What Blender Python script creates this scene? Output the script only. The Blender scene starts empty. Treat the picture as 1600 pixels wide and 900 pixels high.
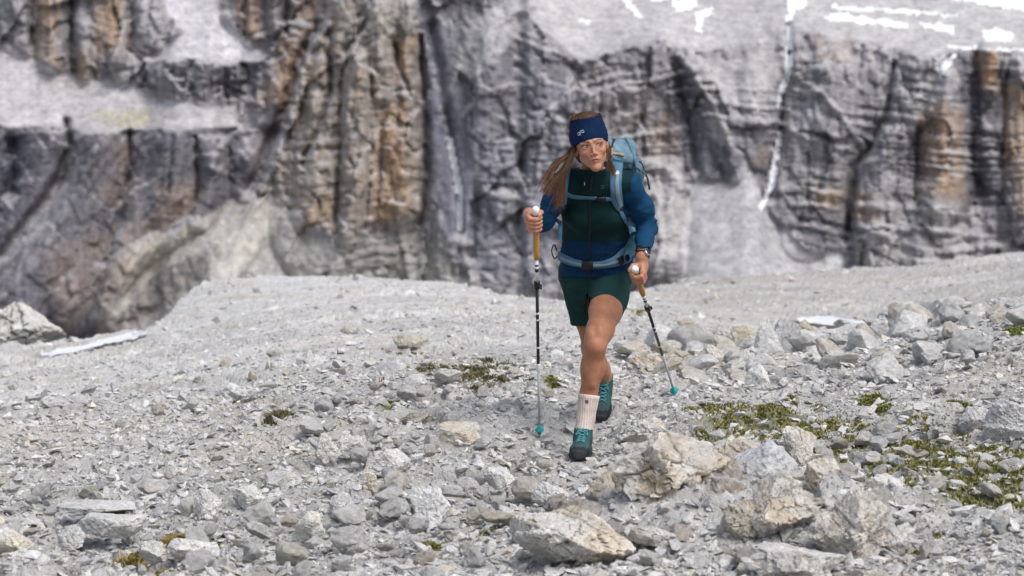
import bpy, bmesh, math, random
import numpy as np
from mathutils import Vector, Matrix
from mathutils.bvhtree import BVHTree

random.seed(7)
RNG = np.random.default_rng(7)
SC = bpy.context.scene
COL = SC.collection

# ------------------------------------------------------------ camera
FPX = 3778.0                    # focal length in photograph pixels (85 mm lens, 1600 px wide)
CAMZ = 1.55
PITCH = math.atan(250 / FPX)
cam_d = bpy.data.cameras.new('camera'); cam = bpy.data.objects.new('camera', cam_d); COL.objects.link(cam)
cam_d.sensor_width = 36; cam_d.lens = 85.0
cam.location = (0, 0, CAMZ); cam.rotation_euler = (math.pi/2 - PITCH, 0, 0)
cam_d.clip_start = 0.1; cam_d.clip_end = 6000
cam_d.dof.use_dof = True; cam_d.dof.focus_distance = 11.1; cam_d.dof.aperture_fstop = 4.5; cam_d.dof.aperture_blades = 9
SC.camera = cam

# ------------------------------------------------------------ overcast sky and soft sun
SUN_EL, SUN_AZ = math.radians(52), math.radians(140)   # azimuth clockwise from +Y
w = bpy.data.worlds.new('World'); SC.world = w; w.use_nodes = True
nt = w.node_tree; nt.nodes.clear()
sky = nt.nodes.new('ShaderNodeTexSky'); sky.sky_type = 'NISHITA'; sky.sun_disc = False
sky.sun_elevation = SUN_EL; sky.sun_rotation = SUN_AZ; sky.air_density = 1.0; sky.dust_density = 3.0; sky.ozone_density = 1.0
hs = nt.nodes.new('ShaderNodeHueSaturation'); hs.inputs['Saturation'].default_value = 0.62
bg = nt.nodes.new('ShaderNodeBackground'); bg.inputs['Strength'].default_value = 0.11
ow = nt.nodes.new('ShaderNodeOutputWorld')
nt.links.new(sky.outputs[0], hs.inputs['Color']); nt.links.new(hs.outputs[0], bg.inputs['Color']); nt.links.new(bg.outputs[0], ow.inputs[0])
sd = bpy.data.lights.new('sun', 'SUN'); so = bpy.data.objects.new('sun', sd); COL.objects.link(so)
sd.energy = 1.35; sd.angle = math.radians(24); sd.color = (1.0, 0.975, 0.95)
sdir = Vector((math.sin(SUN_AZ)*math.cos(SUN_EL), math.cos(SUN_AZ)*math.cos(SUN_EL), math.sin(SUN_EL)))
so.rotation_euler = sdir.to_track_quat('Z', 'Y').to_euler()
so.location = (20, -20, 40)
vs = SC.view_settings; SC.display_settings.display_device = 'sRGB'
vs.view_transform = 'Standard'; vs.look = 'None'; vs.exposure = 0.70; vs.gamma = 1.0

# ------------------------------------------------------------ helpers: scene tree
def link(o, parent=None):
    COL.objects.link(o)
    if parent is not None:
        o.parent = parent
        if o.type != 'EMPTY' or True:
            o.matrix_parent_inverse = Matrix.Translation(-Vector(parent_world(parent)))
    return o
def parent_world(p):
    v = Vector(p.location)
    q = p.parent
    while q is not None:
        v = v + 0*v; q = q.parent
    return PW.get(p.name, tuple(p.location))
PW = {}
def empty(name, loc, label=None, cat=None, group=None):
    o = bpy.data.objects.new(name, None); o.location = loc; COL.objects.link(o); PW[o.name] = tuple(loc)
    o.empty_display_size = 0.1
    tag(o, label, cat, group)
    return o
def tag(o, label=None, cat=None, group=None, kind=None):
    if label: o['label'] = label
    if cat: o['category'] = cat
    if group: o['group'] = group
    if kind: o['kind'] = kind
    return o
def mesh_np(name, V, F, mat=None, parent=None, col=None, smooth=True, attrs=None, mats=None, fm=None):
    """V (n,3) world coordinates, F (m,3|4) ints; the object's origin is moved to its parent (or stays at 0)."""
    V = np.asarray(V, dtype=np.float32); F = np.asarray(F, dtype=np.int32)
    me = bpy.data.meshes.new(name)
    org = np.zeros(3, np.float32)
    if parent is not None: org = np.array(PW.get(parent.name, (0, 0, 0)), dtype=np.float32)
    k = F.shape[1]
    me.vertices.add(len(V)); me.vertices.foreach_set('co', (V-org).ravel())
    me.loops.add(F.size); me.loops.foreach_set('vertex_index', F.ravel())
    me.polygons.add(len(F))
    me.polygons.foreach_set('loop_start', np.arange(0, F.size, k, dtype=np.int32))
    me.polygons.foreach_set('loop_total', np.full(len(F), k, dtype=np.int32))
    me.polygons.foreach_set('use_smooth', np.full(len(F), smooth, dtype=bool))
    me.update(calc_edges=True)
    if col is not None:
        c = np.ones((len(V), 4), np.float32); c[:, :3] = col
        a = me.color_attributes.new('col', 'FLOAT_COLOR', 'POINT'); a.data.foreach_set('color', c.ravel())
    if mat is not None: me.materials.append(mat)
    if mats is not None:
        for m in mats: me.materials.append(m)
        me.polygons.foreach_set('material_index', fm.astype(np.int32))
    o = bpy.data.objects.new(name, me); COL.objects.link(o)
    if parent is not None:
        o.parent = parent; PW[o.name] = tuple(float(q) for q in org)
    else:
        PW[o.name] = (0, 0, 0)
    return o

# ------------------------------------------------------------ helpers: photograph pixel + distance -> place
def P(px, py, Y):
    x = (px - 800) / FPX; yu = -(py - 450) / FPX
    c, s = math.cos(PITCH), math.sin(PITCH)
    dy = c + yu*s; dz = -s + yu*c
    return np.array([x/dy*Y, Y, CAMZ + dz/dy*Y])
def proj(X, Y, Z):
    c, s = math.cos(PITCH), math.sin(PITCH)
    Zr = Z - CAMZ
    d = Y*c - Zr*s; yu = (Y*s + Zr*c) / d
    return 800 + FPX*X/d, 450 - FPX*yu

# ------------------------------------------------------------ helpers: noise
def _h(ix, iy, iz, seed):
    n = (ix.astype(np.int64)*374761393 + iy.astype(np.int64)*668265263 + iz*2147483647 + seed*974634777) & 0xffffffff
    n = (n ^ (n >> 13)) * 1274126177 & 0xffffffff
    n = (n ^ (n >> 16)) * 2246822519 & 0xffffffff
    return ((n ^ (n >> 15)) & 0xffffff).astype(np.float32) / 0xffffff
def vn2(x, y, seed=0):
    xi = np.floor(x); yi = np.floor(y); fx = (x-xi).astype(np.float32); fy = (y-yi).astype(np.float32)
    fx = fx*fx*(3-2*fx); fy = fy*fy*(3-2*fy); xi = xi.astype(np.int64); yi = yi.astype(np.int64)
    a = _h(xi, yi, 0, seed); b = _h(xi+1, yi, 0, seed); c = _h(xi, yi+1, 0, seed); d = _h(xi+1, yi+1, 0, seed)
    return ((a*(1-fx)+b*fx)*(1-fy) + (c*(1-fx)+d*fx)*fy)*2-1
def vn3(x, y, z, seed=0):
    zi = np.floor(z); fz = (z-zi).astype(np.float32); fz = fz*fz*(3-2*fz); zi = zi.astype(np.int64)
    xi = np.floor(x); yi = np.floor(y); fx = (x-xi).astype(np.float32); fy = (y-yi).astype(np.float32)
    fx = fx*fx*(3-2*fx); fy = fy*fy*(3-2*fy); xi = xi.astype(np.int64); yi = yi.astype(np.int64)
    def lay(q):
        a = _h(xi, yi, q, seed); b = _h(xi+1, yi, q, seed); c = _h(xi, yi+1, q, seed); d = _h(xi+1, yi+1, q, seed)
        return (a*(1-fx)+b*fx)*(1-fy) + (c*(1-fx)+d*fx)*fy
    return (lay(zi)*(1-fz) + lay(zi+1)*fz)*2-1
def fbm2(x, y, o=4, seed=0, g=0.5):
    s = 0; a = 1; t = 0
    for k in range(o):
        s = s + a*vn2(x*2**k+17.3*k, y*2**k-9.1*k, seed+k); t += a; a *= g
    return s/t
def fbm3(x, y, z, o=3, seed=0, g=0.5):
    s = 0; a = 1; t = 0
    for k in range(o):
        s = s + a*vn3(x*2**k+17.3*k, y*2**k-9.1*k, z*2**k+3.7*k, seed+k); t += a; a *= g
    return s/t
def worley(x, y, seed=0, jit=0.9):
    """nearest and second distances, hash, offset to the nearest point"""
    xi = np.floor(x).astype(np.int64); yi = np.floor(y).astype(np.int64)
    d1 = np.full(x.shape, 9.0, np.float32); d2 = d1.copy(); hh = np.zeros(x.shape, np.float32)
    ox = np.zeros(x.shape, np.float32); oy = ox.copy()
    for dx in (-1, 0, 1):
        for dy in (-1, 0, 1):
            cx = xi+dx; cy = yi+dy
            qx = cx + 0.5 + (_h(cx, cy, 1, seed)-.5)*jit - x; qy = cy + 0.5 + (_h(cx, cy, 2, seed)-.5)*jit - y
            d = np.sqrt(qx*qx+qy*qy).astype(np.float32)
            new = d < d1
            d2 = np.where(new, d1, np.minimum(d2, d)); d1 = np.where(new, d, d1)
            hh = np.where(new, _h(cx, cy, 3, seed), hh); ox = np.where(new, -qx, ox); oy = np.where(new, -qy, oy)
    return d1, d2, hh, ox, oy
def sstep(a, b, x):
    t = np.clip((x-a)/(b-a), 0, 1); return t*t*(3-2*t)
def poly_sd(U, V, pts):
    """signed distance to a polygon, negative inside"""
    pts = np.array(pts, float); n = len(pts)
    d = np.full(U.shape, 1e9); ins = np.zeros(U.shape, bool)
    for i in range(n):
        x0, y0 = pts[i]; x1, y1 = pts[(i+1) % n]
        ex, ey = x1-x0, y1-y0; L = ex*ex+ey*ey+1e-9
        t = np.clip(((U-x0)*ex+(V-y0)*ey)/L, 0, 1)
        d = np.minimum(d, (U-x0-t*ex)**2+(V-y0-t*ey)**2)
        c = ((y0 > V) != (y1 > V)) & (U < (x1-x0)*(V-y0)/((y1-y0) if y1 != y0 else 1e-9)+x0)
        ins ^= c
    d = np.sqrt(d)
    return np.where(ins, -d, d)
def line_d(U, V, pts):
    """distance to a polyline and position along it 0..1; pts (x, y, w)"""
    d = np.full(U.shape, 1e9); W = np.ones(U.shape); n = len(pts)-1
    for i in range(n):
        x0, y0, w0 = pts[i]; x1, y1, w1 = pts[i+1]
        ex, ey = x1-x0, y1-y0; L = ex*ex+ey*ey+1e-9
        t = np.clip(((U-x0)*ex+(V-y0)*ey)/L, 0, 1)
        q = np.sqrt((U-x0-t*ex)**2+(V-y0-t*ey)**2)
        ww = w0+(w1-w0)*t
        m = q/ww < d/W
        d = np.where(m, q, d); W = np.where(m, ww, W)
    return d, W

# ------------------------------------------------------------ materials
def srgb(r, g, b):
    f = lambda c: c/12.92 if c <= .04045 else ((c+.055)/1.055)**2.4
    return (f(r/255), f(g/255), f(b/255))
class MT:
    def __init__(s, name, rough=0.8, color=None, spec=0.3):
        s.m = bpy.data.materials.new(name); s.m.use_nodes = True; s.t = s.m.node_tree
        s.b = s.t.nodes['Principled BSDF']; s.b.inputs['Roughness'].default_value = rough
        s.b.inputs['Specular IOR Level'].default_value = spec
        if color: s.b.inputs['Base Color'].default_value = (*color, 1)
    def n(s, k, **kw):
        q = s.t.nodes.new(k)
        for a, v in kw.items(): setattr(q, a, v)
        return q
    def l(s, a, b): s.t.links.new(a, b)
    def attr(s):
        q = s.n('ShaderNodeAttribute'); q.attribute_name = 'col'; return q.outputs['Color']
    def noise(s, scale, detail=4, rough=.6, vec=None):
        q = s.n('ShaderNodeTexNoise'); q.inputs['Scale'].default_value = scale; q.inputs['Detail'].default_value = detail
        q.inputs['Roughness'].default_value = rough
        if vec is not None: s.l(vec, q.inputs['Vector'])
        return q
    def ramp(s, fac, stops):
        q = s.n('ShaderNodeValToRGB'); s.l(fac, q.inputs[0]); e = q.color_ramp.elements
        e[0].position, e[0].color = stops[0][0], (*stops[0][1], 1); e[1].position, e[1].color = stops[-1][0], (*stops[-1][1], 1)
        for p, c in stops[1:-1]:
            k = e.new(p); k.color = (*c, 1)
        return q.outputs[0]
    def mul(s, a, b, f=1.0, mode='MULTIPLY'):
        q = s.n('ShaderNodeMix'); q.data_type = 'RGBA'; q.blend_type = mode; q.inputs[0].default_value = f
        for sock, v in ((6, a), (7, b)):
            if isinstance(v, tuple): q.inputs[sock].default_value = (*v, 1)
            else: s.l(v, q.inputs[sock])
        return q.outputs[2]
    def bump(s, h, strength=.5, dist=.01):
        q = s.n('ShaderNodeBump'); q.inputs['Strength'].default_value = strength; q.inputs['Distance'].default_value = dist
        s.l(h, q.inputs['Height']); s.l(q.outputs[0], s.b.inputs['Normal'])
    def base(s, c): s.l(c, s.b.inputs['Base Color'])
def obco(m):
    q = m.n('ShaderNodeNewGeometry'); return q.outputs['Position']

def rock_mat(name, local=False, tint=(1, 1, 1)):
    m = MT(name, .9, spec=.2)
    if local: vec = m.n('ShaderNodeTexCoord').outputs['Object']
    else: vec = obco(m)
    n1 = m.noise(9, 6, .65, vec); n2 = m.noise(70, 5, .7, vec); n3 = m.noise(260, 3, .7, vec)
    c = m.mul(m.attr(), m.ramp(n1.outputs[0], [(.25, (.72, .72, .74)), (.5, (.98, .97, .95)), (.72, (1.18, 1.17, 1.15))]))
    c = m.mul(c, m.ramp(n2.outputs[0], [(.28, (.48, .48, .50)), (.43, (.96, .96, .96)), (.72, (1.18, 1.18, 1.18))]))
    c = m.mul(c, m.ramp(n3.outputs[0], [(.3, (.8, .8, .8)), (.7, (1.12, 1.12, 1.12))]))
    m.base(c)
    a = m.n('ShaderNodeMath', operation='ADD'); m.l(n2.outputs[0], a.inputs[0])
    b = m.n('ShaderNodeMath', operation='MULTIPLY'); m.l(n3.outputs[0], b.inputs[0]); b.inputs[1].default_value = .35
    m.l(b.outputs[0], a.inputs[1])
    m.bump(a.outputs[0], .85, .016)
    return m.m
M_ROCK = rock_mat('limestone')
M_ROCKL = rock_mat('limestone_loose', True)
def cliff_mat(name):
    m = MT(name, .95, spec=.1)
    vec = obco(m)
    mp = m.n('ShaderNodeMapping'); m.l(vec, mp.inputs[0]); mp.inputs['Scale'].default_value = (1, .6, 2.2)
    n1 = m.noise(.16, 7, .72, mp.outputs[0])
    mp2 = m.n('ShaderNodeMapping'); m.l(vec, mp2.inputs[0]); mp2.inputs['Scale'].default_value = (1, 1, .22)
    n2 = m.noise(.5, 5, .65, mp2.outputs[0])
    c = m.mul(m.attr(), m.ramp(n1.outputs[0], [(.3, (.68, .68, .71)), (.5, (1, 1, 1)), (.7, (1.28, 1.27, 1.24))]))
    c = m.mul(c, m.ramp(n2.outputs[0], [(.3, (.72, .72, .75)), (.5, (1, 1, 1)), (.75, (1.2, 1.18, 1.15))]))
    m.base(c); m.bump(n1.outputs[0], .5, 1.2)
    return m.m
M_CLIFF = cliff_mat('mountain_rock')
def snow_mat():
    m = MT('snow', .8, spec=.2); n = m.noise(.6, 7, .75, obco(m))
    m.base(m.ramp(n.outputs[0], [(.3, (.55, .56, .60)), (.60, (.80, .81, .83))])); return m.m
M_SNOW = snow_mat()
# ============================================================ MOUNTAIN WALL
def build_mountain():
    us = np.arange(-420, 2021, 3.0); vs_ = np.arange(-260, 660, 2.6)
    U, V = np.meshgrid(us, vs_)
    wx = 9*fbm2(U/70, V/70, 4, 3); wy = 9*fbm2(U/70, V/70, 4, 9)
    Uw, Vw = U+wx, V+wy
    Uf, Vf = U+4*fbm2(U/16, V/16, 3, 21), V+4*fbm2(U/16, V/16, 3, 22)
    col = np.zeros(U.shape+(3,)); col[:] = (.285, .278, .285)
    big = fbm2(U/90, V/60, 4, 15); col *= (1+.28*big)[..., None]
    S = np.full(U.shape, .34)
    rough = np.ones(U.shape)
    def reg(pts, c=None, s=None, r=None, soft=6, f=1.0, streak=0.0):
        d = poly_sd(Uw, Vw, pts)
        if streak: d = d + streak*fbm2(U/7, V/60, 3, 77)
        m = sstep(soft, -soft, d)*f
        if streak: m = m*(.65+.35*sstep(-.3, .3, fbm2(U/11, V/34, 3, 79)))
        if c is not None: col[:] = col*(1-m[..., None]) + np.array(c)*m[..., None]
        nonlocal_s[0] = nonlocal_s[0]*(1-m)+s*m if s is not None else nonlocal_s[0]
        nonlocal_r[0] = nonlocal_r[0]*(1-m)+r*m if r is not None else nonlocal_r[0]
        return m
    nonlocal_s = [S]; nonlocal_r = [rough]
    DARK = (.175, .17, .19); SCREE = (.47, .46, .465); ORG = (.36, .255, .17); TAN = (.40, .36, .30); GRN = (.30, .29, .20)
    # big tone zones
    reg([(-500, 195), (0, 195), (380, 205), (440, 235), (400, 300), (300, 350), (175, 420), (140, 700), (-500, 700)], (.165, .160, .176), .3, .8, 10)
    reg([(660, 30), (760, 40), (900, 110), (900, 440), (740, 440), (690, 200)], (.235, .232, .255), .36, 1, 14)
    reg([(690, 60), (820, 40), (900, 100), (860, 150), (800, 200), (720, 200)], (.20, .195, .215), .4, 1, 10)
    # upper plateau right and slopes
    reg([(840, -400), (2200, -400), (2200, 78), (1600, 80), (1480, 82), (1440, 92), (1400, 72), (1330, 66), (1240, 46), (1180, 70), (1100, 75), (1035, 62), (990, 70), (905, 98), (880, 70), (820, 15)], (.47, .46, .46), 2.0, .5, 5)
    reg([(1090, 90), (1230, 60), (1225, 120), (1180, 180), (1130, 150)], (.40, .39, .39), .9, .8, 14)
    reg([(1180, 40), (1240, 45), (1320, 66), (1400, 74), (1390, 120), (1300, 110), (1220, 100)], (.36, .35, .35), .6, 1.2, 8)
    # left scree terraces
    reg([(232, -60), (335, -60), (350, 25), (375, 55), (412, 88), (400, 100), (330, 96), (235, 84), (288, 48), (262, 20)], (.52, .51, .53), 1.3, .3, 4)
    reg([(-500, 60), (0, 68), (60, 95), (125, 126), (200, 122), (240, 150), (370, 182), (382, 203), (130, 208), (0, 196), (-500, 200)], (.47, .455, .46), 1.25, .7, 5)
    reg([(380, 215), (450, 205), (440, 240), (400, 250)], (.45, .44, .45), 1.2, .4, 4)
    reg([(300, 100), (330, 100), (330, 110), (300, 108)], (.4, .4, .41), None, None, 4)
    reg([(140, 178), (230, 165), (235, 195), (160, 205)], (.36, .34, .26), None, None, 6)
    reg([(205, 92), (300, 88), (408, 104), (438, 172), (380, 176), (300, 150), (200, 122)], (.22, .215, .23), .4, 1.5, 5)
    reg([(520, -400), (650, -400), (664, 150), (668, 290), (652, 352), (560, 374), (524, 372), (470, 340), (405, 300), (450, 230), (460, 170), (480, 90), (510, 50)], (.32, .30, .275), None, None, 4)
    reg([(372, -60), (520, -60), (505, 40), (478, 92), (452, 175), (428, 240), (402, 296), (380, 240), (440, 172), (400, 110), (415, 80), (375, 50)], (.20, .185, .19), None, None, 5)
    reg([(668, 0), (700, 40), (725, 180), (745, 300), (745, 380), (700, 370), (672, 300)], (.225, .225, .26), .6, .25, 7)
    reg([(735, 40), (800, -20), (850, 10), (800, 60), (740, 120), (700, 110)], (.36, .355, .36), .8, .6, 9)
    reg([(60, 330), (110, 250), (130, 260), (60, 420), (0, 470), (-60, 480), (0, 390)], (.235, .23, .25), .5, .3, 9)
    # foot slope in front of the tower
    reg([(395, 300), (462, 332), (500, 372), (640, 360), (700, 400), (745, 445), (760, 700), (120, 700), (150, 530), (170, 412), (212, 380), (300, 350), (350, 318)], (.38, .365, .34), .75, .8, 6)
    reg([(215, 385), (300, 352), (340, 380), (310, 440), (200, 520), (150, 530), (172, 415)], (.265, .245, .23), .5, 1.0, 7)
    reg([(395, 304), (440, 330), (420, 380), (370, 430), (330, 440), (350, 380), (345, 330)], (.46, .44, .40), 1.0, .4, 6)
    reg([(215, 384), (300, 348), (395, 302), (410, 330), (350, 372), (290, 400), (235, 430), (185, 500), (160, 500)], (.40, .385, .35), .9, .5, 3)
    reg([(560, 372), (700, 380), (740, 440), (500, 440)], (.34, .33, .31), .8, 1.6, 8)
    # scree fan
    reg([(1092, 272), (1140, 285), (1165, 248), (1192, 300), (1205, 330), (1268, 398), (1300, 414), (1300, 470), (1065, 470), (1070, 330)], (.41, .405, .41), 1.1, .08, 2)
    reg([(1080, 190), (1150, 240), (1165, 250), (1140, 284), (1092, 270)], (.17, .168, .185), None, None, 6)
    reg([(1215, 235), (1330, 260), (1335, 420), (1300, 410), (1210, 325), (1200, 290)], (.20, .195, .205), None, None, 6)
    reg([(1160, 190), (1230, 200), (1215, 290), (1190, 290), (1165, 245)], (.21, .205, .22), None, None, 5)
    reg([(1290, 395), (1312, 388), (1314, 420), (1290, 420)], (.6, .6, .6), 1.0, .2, 3)
    reg([(1025, 250), (1065, 262), (1078, 330), (1060, 400), (1000, 420), (1000, 330)], (.40, .39, .38), .8, .8, 8)
    # lower right ledges
    reg([(1340, 318), (1400, 322), (1480, 325), (1525, 380), (1520, 420), (1330, 420), (1345, 360)], (.33, .32, .32), .75, 1.5, 7)
    reg([(1560, 400), (1620, 372), (2100, 330), (2100, 700), (1500, 700), (1520, 430)], (.42, .41, .40), 1.0, .7, 7)
    reg([(1530, 325), (2100, 330), (2100, 390), (1590, 395), (1545, 400)], (.27, .26, .27), .6, 1.3, 6)
    # dark recesses: their shade is put into the rock colour
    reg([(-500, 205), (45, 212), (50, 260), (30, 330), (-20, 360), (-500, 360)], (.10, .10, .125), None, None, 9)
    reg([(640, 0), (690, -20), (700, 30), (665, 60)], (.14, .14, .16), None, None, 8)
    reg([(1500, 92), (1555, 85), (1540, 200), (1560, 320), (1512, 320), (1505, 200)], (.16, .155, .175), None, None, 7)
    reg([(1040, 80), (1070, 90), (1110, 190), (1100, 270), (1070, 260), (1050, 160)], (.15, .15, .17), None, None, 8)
    reg([(1205, 230), (1320, 250), (1330, 330), (1260, 320), (1215, 300)], (.24, .235, .24), None, 1.2, 12)
    # orange stains
    for p, f in [([(55, -60), (95, -60), (92, 100), (60, 90)], .8), ([(145, -60), (200, -60), (198, 60), (180, 100), (150, 80)], .9),
                 ([(120, 75), (148, 80), (145, 122), (122, 122)], .8), ([(375, 5), (405, 0), (400, 50), (385, 62)], .7),
                 ([(430, 60), (475, 45), (470, 110), (445, 175), (400, 170), (420, 110)], .75), ([(452, -60), (500, -60), (500, 60), (460, 50)], .5),
                 ([(596, 165), (640, 160), (648, 340), (610, 352), (575, 340), (592, 280)], 1.0), ([(625, 60), (646, 60), (645, 125), (630, 120)], .9),
                 ([(478, 308), (522, 312), (520, 362), (490, 358)], .75), ([(548, 112), (570, 115), (566, 150), (548, 150)], .7),
                 ([(480, 90), (510, 100), (500, 170), (470, 200)], .45), ([(500, 215), (530, 215), (525, 240), (500, 240)], .5),
                 ([(520, 10), (550, 0), (540, 70), (518, 90)], .4),
                 ([(1436, 190), (1470, 150), (1508, 180), (1512, 318), (1436, 312)], .85), ([(1530, 80), (1562, 80), (1560, 135), (1535, 140)], 1.0),
                 ([(1562, 140), (1700, 110), (1700, 330), (1585, 325), (1570, 240)], .8), ([(1278, 288), (1325, 292), (1322, 325), (1280, 318)], .7),
                 ([(1335, 295), (1372, 300), (1370, 340), (1336, 335)], .6), ([(1275, 60), (1330, 60), (1325, 100), (1280, 95)], .5),
                 ([(1015, 190), (1050, 180), (1060, 240), (1030, 250)], .45), ([(1180, 230), (1200, 228), (1200, 262), (1180, 250)], .5),
                 ([(160, 270), (215, 270), (200, 330), (150, 320)], .3), ([(250, 290), (310, 285), (290, 350), (250, 350)], .35), ([(180, 225), (205, 225), (200, 260), (180, 262)], .4),
                 ([(550, 262), (596, 260), (600, 345), (560, 360)], .35), ([(470, 60), (660, 60), (660, 350), (420, 330)], .22), ([(60, 400), (320, 300), (300, 380), (100, 520)], .3), ([(920, 90), (1020, 90), (1010, 250), (930, 240)], .12)]:
        reg(p, ORG, None, None, 11, f, streak=16)
    S = nonlocal_s[0]; rough = nonlocal_r[0]
    # lateral smoothing so that ledges run on
    def blur(A, n):
        k = np.hanning(2*n+1); k /= k.sum()
        return np.apply_along_axis(lambda r: np.convolve(np.pad(r, n, 'edge'), k, 'valid'), 1, A)
    S = .45*blur(S, 5)+.55*blur(S, 40)
    H = np.cumsum(S*sstep(-120, -30, V), axis=0)*2.6
    H -= H[int((450+260)/2.6)].mean()
    # keep the low-frequency drift between columns moderate
    def offs(v0, win):
        r = H[int((v0+260)/2.6)]; kk = np.hanning(win); kk /= kk.sum()
        return np.convolve(np.pad(r, win//2, 'edge'), kk, 'valid')
    right = sstep(600, 780, us)
    base = (1-right)*(.85*offs(330, 61)+.15*H[int((330+260)/2.6)].mean())+right*offs(118, 41)
    H = H - base[None, :]
    # ribs and pillars
    def rib(pts, b, sharp=.5):
        d, W = line_d(Uw*.5+U*.5, V, pts)
        nonlocal_h[0] = nonlocal_h[0] + b*(.45*np.clip(1-(d/W)**2, 0, 1)**sharp+.55*np.clip(1-d/W, 0, 1)**.9)*1.1
    def crack(pts, dep):
        d, W = line_d(Uf, Vf, pts)
        nonlocal_h[0] = nonlocal_h[0] - dep*np.exp(-(d/W)**2)
    nonlocal_h = [H]
    # central tower and its pillars
    rib([(590, -80, 60), (585, 20, 70), (570, 120, 90), (560, 220, 105), (545, 300, 118), (530, 350, 110)], 90, .6)
    rib([(640, 10, 16), (640, 120, 18), (632, 200, 30), (625, 330, 36)], 34)
    rib([(600, 10, 16), (598, 90, 22), (600, 150, 18)], 26)
    rib([(556, 95, 20), (556, 180, 28), (552, 300, 30), (548, 365, 26)], 34)
    rib([(505, 40, 16), (492, 120, 24), (488, 220, 36), (490, 330, 36)], 26)
    rib([(478, 90, 8), (455, 180, 12), (440, 240, 16), (412, 290, 14)], 16)
    rib([(545, -30, 14), (530, 40, 16), (520, 80, 10)], 24)
    rib([(465, 60, 30), (440, 110, 34), (425, 170, 34)], 36)
    rib([(20, -60, 30), (24, 60, 26)], 30); rib([(78, -60, 22), (80, 95, 22)], 34); rib([(170, -60, 28), (172, 85, 26)], 40)
    rib([(133, 40, 14), (134, 120, 13)], 26); rib([(230, -40, 30), (235, 60, 26)], 24); rib([(390, -50, 22), (392, 60, 16)], 28); rib([(425, -50, 18), (428, 40, 16)], 24)
    # lower left flank: ribs that sweep down to the left
    rib([(80, 215, 22), (70, 270, 26), (30, 360, 36), (-40, 480, 40)], 30)
    rib([(150, 225, 38), (140, 300, 44), (90, 400, 52), (40, 520, 60)], 44)
    rib([(255, 225, 38), (240, 300, 44), (200, 380, 46), (120, 480, 44)], 40)
    rib([(335, 235, 24), (335, 300, 24), (310, 345, 20)], 26); rib([(385, 250, 20), (380, 300, 18)], 20)
    rib([(300, 352, 16), (240, 385, 22), (190, 420, 26), (160, 500, 26)], 26)
    rib([(400, 308, 22), (380, 360, 40), (340, 440, 50)], 26); rib([(460, 345, 16), (450, 400, 30), (420, 440, 30)], 18)
    # middle
    rib([(1030, 62, 10), (1010, 90, 40), (975, 170, 62), (960, 260, 72), (960, 380, 80)], 56)
    rib([(850, 80, 40), (850, 180, 60), (840, 300, 70), (820, 420, 70)], 34)
    rib([(770, 60, 30), (760, 180, 40), (770, 300, 40)], 20)
    rib([(1080, 100, 16), (1120, 170, 30), (1150, 240, 34), (1150, 270, 18)], 26)
    rib([(1045, 270, 24), (1050, 340, 30), (1040, 420, 30)], 28)
    rib([(1180, 120, 30), (1190, 200, 30), (1190, 250, 18)], 16)
    # right
    rib([(1300, 110, 40), (1290, 200, 60), (1270, 290, 56), (1260, 370, 40)], 34)
    rib([(1430, 100, 26), (1405, 180, 36), (1375, 270, 36), (1365, 350, 34)], 36)
    rib([(1482, 120, 16), (1476, 180, 34), (1474, 315, 40)], 52)
    rib([(1546, 80, 18), (1545, 140, 18)], 30); rib([(1600, 110, 34), (1600, 330, 40)], 40); rib([(1680, 100, 34), (1690, 330, 40)], 36)
    rib([(1440, 325, 80), (1435, 350, 90), (1440, 420, 110)], 30, .8)
    crack([(105, 190, 5), (108, 235, 6), (85, 290, 7), (55, 330, 8), (0, 400, 8)], 40)
    crack([(203, 205, 4), (202, 270, 4), (182, 350, 5), (165, 410, 5)], 26); crack([(305, 215, 3), (307, 300, 3.5), (302, 340, 3)], 26); crack([(357, 230, 3), (356, 310, 3)], 20)
    crack([(270, 210, 3), (262, 300, 3)], 12); crack([(20, 220, 10), (15, 300, 12)], 40)
    crack([(516, 50, 5), (515, 140, 5), (498, 200, 4), (470, 260, 4)], 34); crack([(535, 130, 4), (531, 215, 5), (527, 290, 4), (524, 366, 4)], 36)
    crack([(575, 30, 4), (545, 72, 5), (537, 120, 4)], 26); crack([(613, 60, 3), (626, 110, 4), (640, 150, 3)], 26); crack([(578, 120, 3), (580, 230, 3), (570, 360, 3)], 20)
    crack([(655, 60, 5), (664, 180, 6), (666, 290, 6), (655, 350, 4)], 40); crack([(595, 190, 2), (590, 330, 2)], 14); crack([(460, 230, 3), (455, 310, 3)], 16)
    crack([(46, -60, 5), (48, 70, 5)], 30); crack([(112, -60, 6), (115, 110, 5)], 34); crack([(208, -40, 5), (205, 80, 4)], 26); crack([(448, -50, 4), (445, 50, 4)], 26); crack([(352, 110, 4), (354, 165, 4)], 26)
    crack([(672, 40, 8), (690, 130, 8), (706, 220, 6), (716, 300, 6), (720, 360, 6)], 34)
    crack([(1040, 78, 6), (1062, 140, 8), (1078, 220, 8), (1085, 265, 7)], 24); crack([(745, 300, 6), (735, 400, 8)], 24); crack([(905, 110, 5), (890, 200, 6), (880, 290, 6)], 22)
    crack([(1396, 100, 4), (1386, 180, 6), (1356, 238, 6), (1334, 262, 6), (1330, 310, 6), (1322, 375, 6)], 40); crack([(1232, 40, 5), (1234, 100, 6), (1218, 180, 7), (1216, 230, 7), (1200, 310, 7)], 26)
    crack([(1525, 85, 9), (1522, 200, 12), (1530, 318, 12)], 30); crack([(1434, 200, 3), (1430, 310, 3)], 26); crack([(1572, 110, 4), (1566, 320, 4)], 26); crack([(1350, 380, 4), (1348, 420, 4)], 22)
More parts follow.
